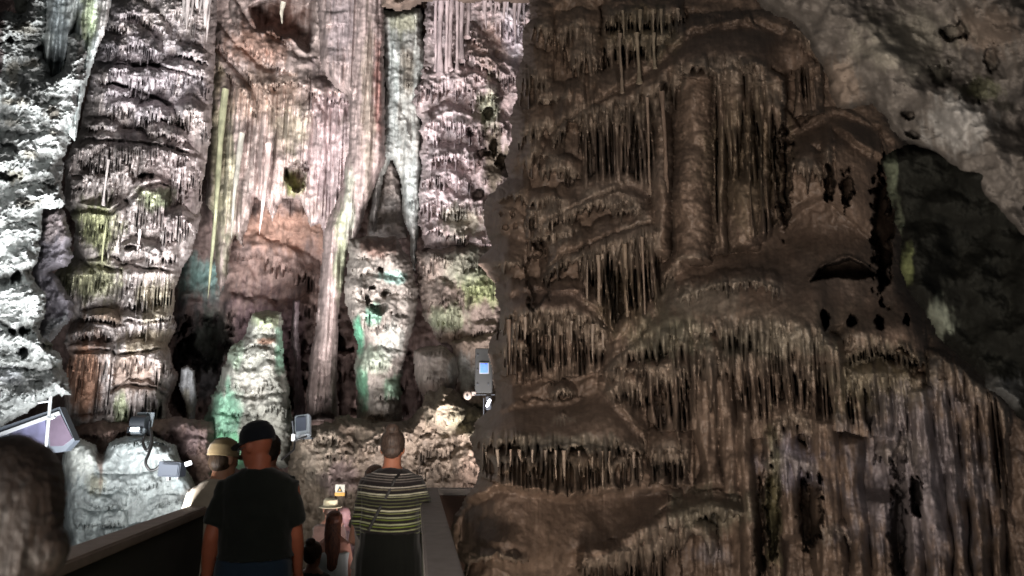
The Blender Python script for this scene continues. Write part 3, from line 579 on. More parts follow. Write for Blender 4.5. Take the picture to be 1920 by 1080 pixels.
# ================================================================== THE DARK FLOWSTONE MOUNTAIN
def Ym(px, py):
    # nearest at the lower right, leaning back towards the top and rounding away on the left
    y = 6.6-.0011*(px-900)+.0016*np.clip(700-py, 0, 900)
    left = sm(-px, -1250, -930)
    return y+.9*np.clip((1000-px)/140, 0, 1)**2*(1-sm(py, 760, 900))-1.15*left*sm(py, 740, 940)
def f(r, e):
    x, y = r.x, r.y
    r.rough(.20, 150, 4); r.rough(.04, 34, 3); r.rough(.008, 9, 3)
    r.P += .25                                                     # general bulk
    # smooth brows and slopes
    r.bump(1400, 90, 190, 70, .35); r.bump(1060, 960, 230, 130, .5, .6); r.bump(1560, 560, 240, 120, .4, .6); r.bump(1560, 320, 110, 120, .3, .6)
    r.bump(950, 460, 50, 70, .18); r.bump(940, 800, 60, 90, .2); r.bump(1060, 600, 120, 60, .2)
    r.snap()
    # recesses that carry free standing dripstones
    CV = [([(1125, 15), (1290, 15), (1285, 70), (1230, 110), (1190, 150), (1130, 175)], .55),
          ([(1085, 235), (1180, 215), (1250, 215), (1262, 340), (1225, 365), (1170, 345), (1100, 330)], .55),
          ([(1333, 140), (1400, 140), (1470, 175), (1478, 380), (1425, 455), (1336, 470)], .85),
          ([(1085, 490), (1140, 470), (1238, 450), (1236, 560), (1215, 640), (1160, 650), (1095, 560)], .6),
          ([(942, 615), (1000, 600), (1130, 610), (1140, 690), (1060, 705), (1000, 700), (945, 690)], .24),
          ([(1205, 700), (1290, 695), (1292, 800), (1230, 800), (1205, 760)], .5),
          ([(905, 850), (1000, 860), (1195, 850), (1200, 905), (1060, 930), (905, 890)], .08), ([(1222, 855), (1286, 855), (1286, 905), (1228, 905)], .4),
          ([(1275, 560), (1340, 548), (1465, 552), (1450, 575), (1340, 585), (1280, 585)], .3),
          ([(1090, 1045), (1190, 1040), (1270, 1000), (1278, 1100), (1090, 1100)], .5),
          ([(1480, 60), (1540, 60), (1545, 190), (1500, 240), (1470, 190)], .4),
          ([(1585, 655), (1640, 645), (1715, 670), (1720, 690), (1600, 685)], .35),
          ([(1300, 700), (1420, 690), (1560, 720), (1740, 730), (1870, 720), (1900, 1100), (1300, 1100)], .3)]
    for poly, p in CV: r.carve(poly, p*.72, 9)
    L = [  # upper left pillars and fringes
        ([(985, 60), (1010, 45), (1040, 55)], 40, 40, .3, 7), ([(1040, 60), (1080, 45), (1125, 55)], 30, 90, .35, 9), ([(970, 150), (1000, 135), (1040, 150)], 50, 70, .3, 7), ([(1000, 190), (1040, 180), (1075, 190)], 26, 40, .35, 8),
        ([(1060, 110), (1095, 100), (1130, 110)], 40, 70, .38, 9), ([(965, 255), (1000, 235), (1045, 240), (1060, 260)], 40, 60, .35, 7), ([(1130, 20), (1180, 26), (1270, 22)], 26, 36, .3, 8), ([(1140, 75), (1190, 68), (1260, 72)], 12, 24, .26, 8),
        # the long ridge
        ([(1035, 262), (1070, 225), (1120, 205), (1180, 195), (1240, 160), (1290, 150)], 70, 40, .75, 9), ([(1240, 165), (1280, 132), (1335, 118), (1400, 130), (1450, 150)], 90, 34, .62, 10), ([(1370, 128), (1410, 118), (1445, 130)], 30, 20, .7, 7),
        ([(975, 300), (1010, 285), (1060, 300)], 30, 40, .4, 7), ([(1010, 320), (1050, 310), (1090, 330)], 24, 40, .45, 6), ([(930, 372), (960, 360), (995, 372)], 26, 22, .4, 8), ([(985, 378), (1020, 370), (1070, 380)], 18, 40, .5, 8),
        ([(1000, 425), (1040, 405), (1100, 385), (1170, 375), (1215, 400)], 50, 40, .55, 7), ([(990, 450), (1040, 440), (1090, 430)], 18, 40, .5, 7), ([(1150, 400), (1190, 392), (1225, 410)], 12, 24, .6, 7), ([(1085, 370), (1150, 358), (1210, 372)], 30, 12, .5, 8),
        ([(1012, 525), (1050, 495), (1110, 475), (1170, 455), (1240, 432)], 52, 36, .72, 6.5), ([(1160, 425), (1200, 420), (1240, 425)], 14, 60, .66, 8), ([(918, 500), (945, 490), (980, 500)], 30, 20, .35, 8),
        ([(925, 605), (960, 592), (1010, 590), (1060, 588), (1110, 600), (1145, 625)], 60, 40, .65, 7), ([(925, 650), (960, 642), (1000, 650)], 12, 60, .3, 8),
        ([(1262, 560), (1300, 545), (1350, 535), (1420, 525), (1475, 545)], 44, 42, .5, 7), ([(1240, 520), (1265, 505), (1300, 512)], 26, 22, .5, 6), ([(1260, 490), (1310, 480), (1350, 490)], 24, 10, .5, 8),
        # the main lower brow and its draperies
        ([(1130, 715), (1165, 680), (1210, 655), (1250, 632), (1300, 625)], 80, 44, .8, 8), ([(1240, 640), (1300, 622), (1400, 616), (1480, 618), (1560, 640)], 95, 150, .62, 9), ([(1290, 660), (1330, 650), (1360, 660)], 30, 150, .72, 12),
        ([(1440, 640), (1500, 632), (1560, 650), (1590, 670)], 24, 120, .62, 10), ([(1570, 640), (1600, 628), (1640, 640)], 20, 16, .5, 9), ([(1580, 655), (1640, 640), (1700, 660), (1740, 690)], 60, 14, .6, 8),
        ([(1580, 720), (1640, 700), (1720, 720)], 30, 110, .5, 12), ([(1120, 735), (1170, 720), (1215, 725)], 26, 44, .5, 7), ([(1140, 700), (1220, 690), (1290, 700)], 20, 26, .6, 8),
        ([(1028, 738), (1055, 728), (1082, 738)], 16, 22, .38, 6), ([(1030, 788), (1055, 780), (1080, 788)], 10, 12, .34, 6), ([(1095, 650), (1120, 645), (1150, 655)], 14, 40, .38, 7),
        ([(893, 830), (940, 822), (1000, 835), (1090, 838), (1160, 832), (1215, 850)], 80, 40, .75, 8), ([(1212, 850), (1250, 838), (1295, 845)], 40, 34, .5, 8),
        ([(1150, 1050), (1200, 1015), (1260, 985), (1300, 975)], 50, 34, .5, 8), ([(1080, 1062), (1120, 1050), (1180, 1055)], 40, 22, .45, 8), ([(1265, 1010), (1300, 995), (1345, 1015)], 30, 34, .5, 12), ([(1270, 985), (1330, 960), (1400, 965)], 40, 20, .5, 9),
        ([(1480, 310), (1510, 300), (1545, 320)], 30, 70, .4, 12), ([(1540, 290), (1590, 280), (1640, 300)], 40, 70, .42, 14), ([(860, 1062), (920, 1040), (990, 1052)], 40, 14, .4, 10),
        ([(1440, 800), (1480, 780), (1530, 800)], 40, 60, .4, 10), ([(1430, 880), (1480, 860), (1540, 880)], 34, 80, .42, 11), ([(1640, 850), (1700, 830), (1740, 850)], 50, 50, .35, 16), ([(1520, 1000), (1560, 990), (1600, 1010)], 26, 40, .4, 10)]
    for pts, a, b, p, wd in L: r.ledge(pts, a*1.1, b, p, wd*1.45, .24, tap=20)
    K = [([(1128, 30), (1200, 24), (1285, 22)], [(1128, 82), (1285, 76)], 20, .42, 8), ([(1130, 74), (1190, 68), (1262, 68)], [(1130, 172), (1190, 150), (1262, 90)], 14, .40, 10),
         ([(1085, 228), (1120, 212), (1180, 205), (1262, 172)], [(1085, 345), (1160, 352), (1210, 366), (1262, 352)], 24, .56, 12), ([(1333, 134), (1400, 140), (1475, 168)], [(1333, 472), (1425, 460), (1478, 400)], 26, .66, 17),
         ([(1085, 488), (1160, 462), (1240, 436)], [(1085, 560), (1130, 612), (1165, 655), (1205, 645), (1238, 560)], 24, .62, 10), ([(935, 606), (1000, 598), (1060, 594), (1140, 620)], [(935, 695), (1000, 708), (1070, 705), (1140, 685)], 20, .36, 8),
         ([(1268, 556), (1340, 545), (1470, 548)], [(1268, 592), (1340, 590), (1470, 576)], 18, .5, 6.5), ([(1200, 692), (1250, 684), (1295, 690)], [(1200, 765), (1240, 800), (1295, 802)], 18, .56, 10),
         ([(900, 850), (1000, 858), (1100, 858), (1205, 862)], [(900, 890), (1000, 920), (1100, 925), (1205, 905)], 16, .26, 9), ([(1218, 852), (1290, 850)], [(1218, 905), (1290, 905)], 14, .42, 8),
         ([(1085, 1056), (1190, 1032), (1278, 996)], [(1085, 1130), (1278, 1110)], 20, .48, 9), ([(1478, 60), (1545, 70)], [(1478, 210), (1545, 210)], 20, .4, 11), ([(1580, 664), (1640, 650), (1720, 676)], [(1580, 690), (1640, 668), (1720, 700)], 10, .4, 5),
         ([(1735, 660), (1800, 690), (1895, 770)], [(1735, 860), (1895, 960)], 14, .34, 13),
         ([(1290, 672), (1400, 662), (1560, 690), (1640, 706), (1740, 716)], [(1290, 800), (1440, 820), (1560, 800), (1740, 830)], 14, .40, 12), ([(1130, 728), (1200, 716)], [(1130, 790), (1200, 780)], 14, .44, 8), ([(985, 395), (1070, 390)], [(985, 440), (1070, 425)], 10, .4, 7)]
    for top, bot, a, p, wd in K: r.ledge(top, a, 0, p, wd*1.4, .3, tap=10, bot=bot)
    AP = [[(1040, 232), (1130, 182), (1200, 138), (1240, 100), (1300, 52), (1400, 36), (1500, 60), (1535, 115), (1490, 150), (1440, 128), (1400, 114), (1340, 108), (1280, 122), (1230, 152), (1180, 186), (1110, 200), (1060, 228), (1000, 330), (975, 340)],
          [(1230, 575), (1255, 505), (1310, 478), (1380, 462), (1430, 440), (1500, 385), (1545, 360), (1610, 415), (1700, 480), (1740, 600), (1745, 676), (1700, 655), (1640, 632), (1600, 612), (1560, 626), (1450, 598), (1330, 600), (1250, 612), (1190, 645), (1110, 706), (1160, 660), (1200, 628)],
          [(1478, 250), (1560, 205), (1650, 235), (1665, 310), (1600, 272), (1540, 276), (1480, 300)], [(1000, 430), (1090, 378), (1180, 338), (1230, 360), (1222, 388), (1160, 368), (1080, 382), (1010, 420)],
          [(1005, 520), (1060, 470), (1170, 424), (1245, 408), (1236, 426), (1160, 446), (1060, 482)], [(905, 495), (925, 440), (960, 425), (995, 450), (990, 486), (950, 490)], [(925, 596), (945, 556), (1000, 536), (1080, 546), (1125, 585), (1150, 622), (1060, 580), (960, 584)],
          [(888, 826), (910, 784), (960, 756), (1060, 745), (1130, 722), (1185, 785), (1218, 842), (1100, 826), (1000, 818), (930, 810)], [(855, 1010), (870, 940), (935, 908), (1060, 930), (1200, 912), (1262, 925), (1240, 975), (1165, 1012), (1085, 1040), (1000, 1048), (900, 1040), (858, 1050)],
          [(1295, 915), (1390, 925), (1430, 962), (1330, 948), (1262, 968), (1225, 965)], [(925, 712), (1000, 712), (1060, 712), (1115, 700), (1090, 716), (1030, 726), (940, 780)], [(930, 372), (955, 330), (985, 300), (1000, 340), (990, 362)], [(1560, 230), (1660, 300), (1690, 420), (1650, 480), (1600, 420), (1545, 380)]]
    for po in AP: r.apron(po)
    0 and r.apron([(840, 340), (935, 340), (945, 420), (930, 470), (960, 560), (945, 640), (950, 740), (940, 800), (900, 900), (840, 960)], 8, 2, 14)
    for pts, a, b, p, wd in (([(1262, 560), (1300, 545), (1350, 535), (1420, 525), (1475, 545)], 30, 30, .62, 11), ([(1028, 738), (1055, 728), (1082, 738)], 14, 22, .5, 8), ([(1030, 788), (1055, 780), (1080, 788)], 10, 12, .5, 8)): r.ledge(pts, a, b, p, wd, .26, tap=20)
    # the big pillar and heavy ribs
    def pillar(cx, y0, y1, rw, p, lump=.05, sway=6):
        xx = x-cx-sway*vn(y/90+cx, y*0, 4); k = np.sqrt(np.clip(1-(xx/rw)**2, 0, 1))
        q = (p*k+lump*.7*fbm(r.u/40, r.v/70, int(cx), 5, .55))*sm(y, y0-20, y0+20)*sm(-y, -y1-14, -y1+14)*(k > 0)
        r.P = np.where(k > 0, np.maximum(r.P, r.B+q-.12), r.P)
    pillar(1300, 130, 495, 40, .78, .05); pillar(1240, 200, 480, 22, .66); pillar(1395, 330, 470, 36, .55, .05)
    for (cx, y0, y1, rw, p) in ((1355, 150, 470, 9, .45), (1378, 150, 470, 8, .4), (1405, 150, 350, 10, .48), (1432, 160, 400, 12, .46), (1462, 170, 380, 9, .40)): pillar(cx, y0, y1, rw, p, .01, 3)
    vx = lambda X, yy: proj(ray(X, 900)[0], ray(X, yy)[1])[0]
    for (X, y0, y1, rw, p) in ((1330, 700, 915, 26, .55), (1368, 700, 930, 22, .5), (1400, 760, 1100, 20, .48), (1447, 800, 1100, 16, .5), (1478, 800, 1010, 20, .46), (1548, 780, 1100, 30, .52), (1600, 820, 1100, 26, .5),
                              (1640, 930, 1100, 26, .46), (1700, 760, 1100, 22, .46), (1745, 720, 1100, 30, .62), (1785, 700, 1100, 18, .55), (1825, 740, 1100, 22, .48), (1858, 760, 1100, 14, .36), (1885, 780, 1100, 12, .2), (1670, 720, 830, 24, .5)):
        s900 = ray(X, 900)[0]; xx = (r.s-s900)*F; rw2 = rw*(1+.35*vn(r.v/70, r.v*0+X, 5)); xx = xx-10*vn(r.v/120, r.v*0+X, 9)
        k = np.sqrt(np.clip(1-(xx/rw2)**2, 0, 1)); q = (p*k+.03*vn(r.u/9, r.v/40, X)+.05*vn(r.u/30, r.v/60, X+1))*sm(y, y0-16, y0+16)*sm(-y, -y1-10, -y1+10)
        r.P = np.where(k > 0, np.maximum(r.P, r.B+q-.16), r.P)
    r.ribs((1290, 660, 1900, 1100), 11, .10, 12, 30); r.ribs((930, 20, 1130, 330), 8, .08, 9, 20); r.ribs((925, 600, 1150, 760), 8, .05, 9, 20)
    for q in ((1000, 655, 16, 34, .6), (1548, 598, 9, 16, 1.0), (1598, 602, 9, 11, .9), (1650, 605, 8, 16, .9), (1700, 600, 6, 10, .8), (940, 403, 4, 5, .12), (960, 402, 4, 5, .12), (948, 425, 5, 6, .12), (966, 426, 6, 6, .12),
              (1555, 345, 10, 34, .8), (1588, 352, 12, 38, .8), (1717, 930, 14, 38, .8), (1520, 960, 22, 66, .8), (1450, 960, 12, 90, .7), (1685, 860, 14, 40, .3), (1010, 520, 22, 60, .4),
              (1683, 1000, 14, 90, .6), (1470, 330, 14, 90, .5), (1655, 430, 20, 110, 1.8), (1425, 1000, 10, 100, .5)): r.hole(*q)
    # overhanging lip with the dark hollow under it
    r.carve([(1522, 528), (1532, 505), (1560, 492), (1600, 484), (1625, 500), (1645, 520), (1620, 525), (1570, 520)], 1.3, 4)
    r.P += .07*np.exp(-((y-curve(x, [(1520, 520), (1535, 500), (1570, 486), (1600, 480), (1628, 498), (1650, 522)]))/3.5)**2)*(x > 1515)*(x < 1655)
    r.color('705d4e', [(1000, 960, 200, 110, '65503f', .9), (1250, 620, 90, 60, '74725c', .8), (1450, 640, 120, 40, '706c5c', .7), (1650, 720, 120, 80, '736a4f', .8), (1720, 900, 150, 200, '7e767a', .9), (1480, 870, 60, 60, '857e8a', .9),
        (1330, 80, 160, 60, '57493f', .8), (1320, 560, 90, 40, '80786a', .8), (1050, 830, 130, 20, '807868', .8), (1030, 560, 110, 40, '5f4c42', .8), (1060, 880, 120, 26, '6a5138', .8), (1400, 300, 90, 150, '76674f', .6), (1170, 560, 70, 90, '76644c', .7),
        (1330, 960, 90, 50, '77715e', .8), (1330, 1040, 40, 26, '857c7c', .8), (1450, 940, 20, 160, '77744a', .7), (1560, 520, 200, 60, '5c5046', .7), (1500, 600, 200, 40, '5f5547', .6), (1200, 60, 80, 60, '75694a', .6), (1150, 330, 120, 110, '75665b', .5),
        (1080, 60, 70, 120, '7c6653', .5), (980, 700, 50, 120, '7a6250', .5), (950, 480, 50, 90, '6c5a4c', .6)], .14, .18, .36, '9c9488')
    S = row(1130, 1285, [(1130, 30), (1285, 25)], [(1130, 82), (1285, 78)], 6, 5, .30, 'tip', .3, 1)+row(1135, 1240, [(1135, 72), (1260, 70)], [(1135, 170), (1190, 148), (1240, 105)], 3, 6, .30, 'col', .3, 2)
    S += row(1092, 1255, [(1092, 225), (1180, 205), (1255, 175)], [(1092, 345), (1160, 352), (1210, 358), (1255, 345)], 5, 5, .18, 'col', .3, 3)
    S += row(1092, 1235, [(1092, 500), (1160, 470), (1235, 440)], [(1092, 560), (1130, 610), (1165, 650), (1200, 640), (1235, 560)], 6, 4, .15, 'col', .3, 4)
    S += row(940, 1140, [(940, 610), (1000, 600), (1140, 620)], [(940, 690), (1000, 705), (1140, 680)], 8, 4, .12, 'tip', .35, 5)
    S += row(905, 1200, [(905, 850), (1200, 855)], [(905, 888), (1100, 915), (1200, 900)], 14, 3.5, .12, 'tip', .35, 8)
    rods(r, e, M_near, S, '6a5d4e', 60)
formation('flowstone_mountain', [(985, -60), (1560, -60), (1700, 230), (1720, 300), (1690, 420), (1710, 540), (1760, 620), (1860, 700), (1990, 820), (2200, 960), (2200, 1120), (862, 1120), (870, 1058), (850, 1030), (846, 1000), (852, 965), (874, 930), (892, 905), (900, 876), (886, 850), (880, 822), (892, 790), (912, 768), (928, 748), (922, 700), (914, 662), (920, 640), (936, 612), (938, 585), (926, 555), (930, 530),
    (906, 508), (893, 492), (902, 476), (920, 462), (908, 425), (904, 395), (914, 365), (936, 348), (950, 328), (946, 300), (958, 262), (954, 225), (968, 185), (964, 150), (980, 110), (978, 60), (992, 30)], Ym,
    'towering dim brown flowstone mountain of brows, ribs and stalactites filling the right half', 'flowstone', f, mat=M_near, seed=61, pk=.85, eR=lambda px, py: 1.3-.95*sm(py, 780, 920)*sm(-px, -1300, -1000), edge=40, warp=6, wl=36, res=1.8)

# ================================================================== ROOF, HANGING BOULDER
def Yr(px, py): return 3.45-.0009*(px-1400)+.0008*(py-0)
r = Relief([(1388, -90), (1400, -20), (1432, 20), (1470, 36), (1496, 50), (1512, 75), (1530, 110), (1548, 140), (1556, 175), (1570, 205), (1600, 206), (1636, 196), (1652, 215), (1668, 240), (1690, 268), (1720, 274), (1760, 296), (1806, 330), (1860, 384), (1990, 520), (2420, 700), (2420, -260), (1500, -260)], Yr, 2.6, 71, 16, .5, 5, 30)
r.rough(.34, 200, 4); r.rough(.03, 50, 5, 'ridge', .7); r.rough(.008, 12, 4)
dd = (r.x-1500)*.62-(r.y-60)*.78
r.P += .16*np.exp(-((dd-60)/50)**2)
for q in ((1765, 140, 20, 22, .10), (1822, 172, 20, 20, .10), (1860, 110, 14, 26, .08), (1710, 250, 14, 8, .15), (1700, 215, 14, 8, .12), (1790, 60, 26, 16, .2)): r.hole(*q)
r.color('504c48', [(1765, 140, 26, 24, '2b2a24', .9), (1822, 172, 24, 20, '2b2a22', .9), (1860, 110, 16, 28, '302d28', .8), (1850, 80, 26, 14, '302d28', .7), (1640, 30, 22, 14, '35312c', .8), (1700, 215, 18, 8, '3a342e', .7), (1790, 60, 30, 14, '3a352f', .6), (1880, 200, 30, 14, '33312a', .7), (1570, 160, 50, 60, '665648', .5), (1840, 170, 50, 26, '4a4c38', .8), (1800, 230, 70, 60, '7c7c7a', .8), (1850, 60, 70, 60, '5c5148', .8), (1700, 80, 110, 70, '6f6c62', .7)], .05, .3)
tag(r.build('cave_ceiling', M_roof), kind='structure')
def Yb(px, py): return 3.5+.0004*(py-300)-.0006*(px-1650)
def f(r, e):
    r.rough(.42, 170, 3); r.rough(.05, 46, 5); r.rough(.008, 12, 3)
    r.color('161714', [(1670, 330, 15, 56, '5f6955', .8), (1684, 420, 9, 56, '565e4c', .7), (1700, 500, 12, 40, '6f7a48', .8), (1760, 600, 30, 40, '6c7466', .8), (1880, 740, 50, 40, '4c4e4e', .8)], .04, .2)  # near-black base: the shade on the boulder is put into its colour
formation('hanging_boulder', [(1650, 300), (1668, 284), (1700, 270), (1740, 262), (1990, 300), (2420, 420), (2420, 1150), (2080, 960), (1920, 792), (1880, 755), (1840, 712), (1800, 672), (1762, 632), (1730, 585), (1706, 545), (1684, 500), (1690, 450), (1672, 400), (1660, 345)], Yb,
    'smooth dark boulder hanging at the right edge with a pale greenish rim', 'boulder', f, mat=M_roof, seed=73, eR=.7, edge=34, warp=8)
# roof slab over the top of the hall
r = Relief([(690, -120), (1010, -120), (1008, 4), (960, 8), (900, 2), (860, 6), (800, 2), (770, 18), (745, 22), (715, 12)], 9.5, 3, 75, 20, .8)
r.rough(.3, 70, 5); r.color('54453a'); tag(r.build('cave_ceiling', M_crag), kind='structure')
# ================================================================== FLOOR, PARAPETS
def quadbox(name, prof, mat, parent=None, bevel=.006, noise=.0):
    """a box from eight corners: four of the near end, four of the far end"""
    bm = bmesh.new(); v = [bm.verts.new(p) for p in prof]
    for f_ in ((0, 1, 2, 3), (7, 6, 5, 4), (0, 4, 5, 1), (1, 5, 6, 2), (2, 6, 7, 3), (3, 7, 4, 0)): bm.faces.new([v[i] for i in f_])
    bmesh.ops.recalc_face_normals(bm, faces=bm.faces)
    if bevel: bmesh.ops.bevel(bm, geom=bm.edges[:], offset=bevel, segments=2, affect='EDGES')
    me = bpy.data.meshes.new(name); bm.to_mesh(me); bm.free()
    if parent is not None: me.transform(Matrix.Translation(-parent.location))
    return put(name, me, parent, mat)
def slab(n, f, z0, z1):      # n, f: ((x left, x right), y) of the near and far end
    (a, b), y0 = n; (c, d), y1 = f
    return [(a, y0, z0), (b, y0, z0), (b, y0, z1), (a, y0, z1), (c, y1, z0), (d, y1, z0), (d, y1, z1), (c, y1, z1)]
M_conc = plain('path_concrete', '5f5850', .85, var=.25, scale=9, bump=.4)
M_cap = plain('parapet_coping', '85766c', .7, var=.38, scale=13, bump=.8)
M_face = plain('parapet_render', '2f2f29', .9, var=.3, scale=6, bump=.5)
M_red = plain('red_render', '4a372e', .9, var=.25, scale=7, bump=.6)
xs = np.linspace(-9, 9, 60); ys = np.linspace(-3, 17, 70); X, Y_ = np.meshgrid(xs, ys)
Z = -2.9+.12*fbm(X/1.5, Y_/1.5, 5, 4); V = np.stack([X, Y_, Z], -1).reshape(-1, 3); idx = np.arange(X.size).reshape(X.shape)
me = mesh_np('cave_floor', V, np.stack([idx[:-1, :-1], idx[:-1, 1:], idx[1:, 1:], idx[1:, :-1]], -1).reshape(-1, 4), np.ones((V.shape[0], 3))*lin('5c5046'))
tag(put('cave_floor', me, None, M_crag), kind='structure')
o = quadbox('path', slab(((-1.75, .3), -2), ((-2.15, -.5), 5.3), -2.95, -1.66), M_conc); tag(o, kind='structure')
for k in range(5):
    y = 5.3+.34*k; o = quadbox('path', slab(((-2.16, -.51), y+.003), ((-2.2, -.6), y+.34), -2.93, -1.66-.165*(k+1)), M_conc); tag(o, kind='structure')
o = quadbox('path', slab(((-2.3, .2), 7.003), ((-2.6, .6), 11.5), -2.94, -2.49), M_conc); tag(o, kind='structure')
def parapet(label, n, f, cap, face, y):
    e = empty('parapet_wall', ((n[0][0]+n[0][1])/2, n[1], -1.66), label, 'wall')
    (a, b), y0 = n; (c, d), y1 = f
    quadbox('wall_body', slab(((a+.015, b-.015), y0), ((c+.015, d-.015), y1), -2.9, -.553), face, e, .004)
    quadbox('coping', slab(((a, b), y0), ((c, d), y1), -.55, -.50), cap, e, .008); return e
def gx(px, py, z=-.5):
    s, t = ray(px, py); Yy = z/t; return s*Yy, Yy
# left parapet: the two coping edges run through points read off the photograph
(ax, ay), (bx, by) = gx(137, 1022), gx(362, 946); (cx, cy), (dx, dy) = gx(125, 1053), gx(370, 957)
li = lambda p, q, yy: p[0]+(q[0]-p[0])*(yy-p[1])/(q[1]-p[1])
OL = lambda yy: li((ax, ay), (bx, by), yy); IL = lambda yy: li((cx, cy), (dx, dy), yy)
parapet('low dark walkway wall with a brown coping on the left, below the white mound', ((OL(-1), IL(-1)), -1), ((OL(6.3), IL(6.3)), 6.3), M_cap, M_face, 0)
(ax, ay), (bx, by) = gx(797, 1080), gx(787, 917); (cx, cy), (dx, dy) = gx(872, 1080), gx(821, 917)
p0, p1, p2, p3 = (ax, ay), (bx, by), (cx, cy), (dx, dy); yE = by
LR = lambda yy: li(p0, p1, yy); RR = lambda yy: li(p2, p3, yy)
M_capg = plain('grey_coping', '857e7a', .75, var=.35, scale=13, bump=.8)
parapet('walkway wall with a wide grey coping on the right, beside the woman in stripes', ((LR(-1), RR(-1)), -1), ((LR(yE), RR(yE)), yE), M_capg, plain('green_render', '4c5440', .85, var=.3), 0)
parapet('short reddish cross wall running from the right coping to the brown mountain', ((RR(yE)-.13, ray(898, 916)[0]*yE), yE+.003), ((RR(yE)-.13, ray(898, 916)[0]*yE), yE+.15), M_capg, M_red, 0)

# ================================================================== FIXTURES
def prim(kind, size, loc=(0, 0, 0), rot=(0, 0, 0), bevel=0, seg=16, r2=None):
    bm = bmesh.new()
    if kind == 'box':
        bmesh.ops.create_cube(bm, size=1); bmesh.ops.scale(bm, vec=size, verts=bm.verts)
        if bevel: bmesh.ops.bevel(bm, geom=bm.edges[:], offset=bevel, segments=3, affect='EDGES')
    elif kind == 'cyl': bmesh.ops.create_cone(bm, cap_ends=True, segments=seg, radius1=size[0], radius2=size[0] if r2 is None else r2, depth=size[1])
    elif kind == 'ball': bmesh.ops.create_uvsphere(bm, u_segments=seg, v_segments=seg//2+2, radius=1); bmesh.ops.scale(bm, vec=size, verts=bm.verts)
    bm.transform(Matrix.Translation(loc) @ (Matrix.Rotation(rot[2], 4, 'Z') @ Matrix.Rotation(rot[1], 4, 'Y') @ Matrix.Rotation(rot[0], 4, 'X')))
    me = bpy.data.meshes.new('m'); bm.to_mesh(me); bm.free()
    for p in me.polygons: p.use_smooth = kind != 'box' or bevel > .02
    me.set_sharp_from_angle(angle=R(35)); return me
def join(mes, name='m'):
    bm = bmesh.new()
    for m in mes: bm.from_mesh(m)
    me = bpy.data.meshes.new(name); bm.to_mesh(me); bm.free(); me.set_sharp_from_angle(angle=R(35)); return me
M_lg = plain('light_grey_metal', '62696d', .45, .3, var=.1); M_dk = plain('dark_metal', '22262b', .5, .4); M_glass = plain('dark_glass', '2b2f36', .12, 0, .6, var=.2)
M_steel = plain('brushed_steel', 'b4b8bb', .3, .9, var=.06); M_box = plain('blue_grey_box', '1a2029', .55, .2, var=.15); M_white = plain('white_plastic', '9a9ea0', .5)
M_blk = plain('black_rubber', '101010', .6)
def tubeobj(name, pts, r, mat, parent=None, n=8):
    P = [Vector(p) for p in pts]; out = []
    for i in range(len(P)-1):                                     # Catmull-Rom
        a, b, c, d = P[max(i-1, 0)], P[i], P[i+1], P[min(i+2, len(P)-1)]
        for k in range(6):
            t = k/6; out.append(.5*((2*b)+(c-a)*t+(2*a-5*b+4*c-d)*t*t+(3*b-a-3*c+d)*t**3))
    out.append(P[-1]); V, Fc = tube_arrays([list(p) for p in out], [r]*len(out), n, 0, 0)
    if parent is not None: V = V-np.array(parent.location)
    return put(name, mesh_np(name, V, Fc), parent, mat)
Yf = 9.9
e = empty('floodlight', at(262, 815, Yf), 'floodlight with a rounded vented housing standing on brown rock above the white mound', 'floodlight')
k = Yf/F
put('back_plate', prim('box', (40*k, .03, 34*k), (2*k, .10, 34*k), (-.2, 0, 0), .006), e, M_lg)
put('hood', prim('cyl', (17*k, 34*k), (-1*k, .0, 26*k), (0, R(90), 0), seg=24), e, M_dk)
put('housing', prim('box', (37*k, .2, 19*k), (-2*k, -.04, 9*k), (-.3, 0, 0), .045), e, M_lg)
put('lens', prim('box', (20*k, .02, 10*k), (-2*k, -.155, 12*k), (-.3, 0, 0), .006), e, plain('lit_lens', 'e6f1ff', .3, emit=1.2))
for sx in (-1, 1):
    put('vent', join([prim('box', (4.4*k, .02, 1.5*k), (-2*k+sx*14.5*k, -.153, (5+3.4*q)*k), (-.3, 0, 0)) for q in range(4)]+[prim('box', (.8*k, .012, 12*k), (-2*k+sx*14.5*k, -.151, 10*k), (-.3, 0, 0))]), e, M_dk)
put('bracket', join([prim('box', (.02, .05, 30*k), (20*k*sx, .02, 16*k), (0, 0, 0), .004) for sx in (-1, 1)]+[prim('box', (40*k, .05, .02), (0, .02, 0), (0, 0, 0), .004)]), e, M_dk)
e.scale = (.8,)*3
put('knob', prim('cyl', (4*k, 4*k), (-22*k, .0, 24*k), (0, R(90), 0)), e, M_dk)
tag(tubeobj('cable', [at(*p) for p in ((272, 815, Yf), (268, 830, 9.2), (276, 845, 9.0), (284, 826, 9.1), (283, 806, 9.3), (285, 830, 9.0), (279, 850, 8.8), (273, 868, 8.7), (281, 881, 8.7), (292, 880, 8.7), (300, 872, 8.7))], .017, M_blk), 'black cable looping from the round floodlight down to the dark box', 'cable')
Yb2 = 8.55; k = Yb2/F
e = empty('junction_box', at(322, 893, Yb2), 'dark blue grey equipment box fixed on the white mound, cable on its left', 'box')
put('box_body', prim('box', (46*k, .2, 31*k), (0, 0, 15*k), (0, R(3), 0), .008), e, M_box)
put('front_plate', prim('box', (36*k, .03, 26*k), (4*k, -.115, 14*k), (0, R(3), 0), .012), e, M_box)
put('mount', prim('box', (5*k, .06, 9*k), (-6*k, 0, -4*k)), e, M_steel); e.scale = (.86,)*3; put('mount', prim('box', (3*k, .05, 7*k), (14*k, 0, -3*k)), e, M_steel)
o = put('tag_plate', prim('box', (15*k, .02, 10*k), (0, 0, 0), (0, R(-20), 0), .01), None, M_white, at(353, 869, 8.5)); tag(o, 'small white tag sticking out right of the dark equipment box', 'tag')
Yg = 10.3; k = Yg/F
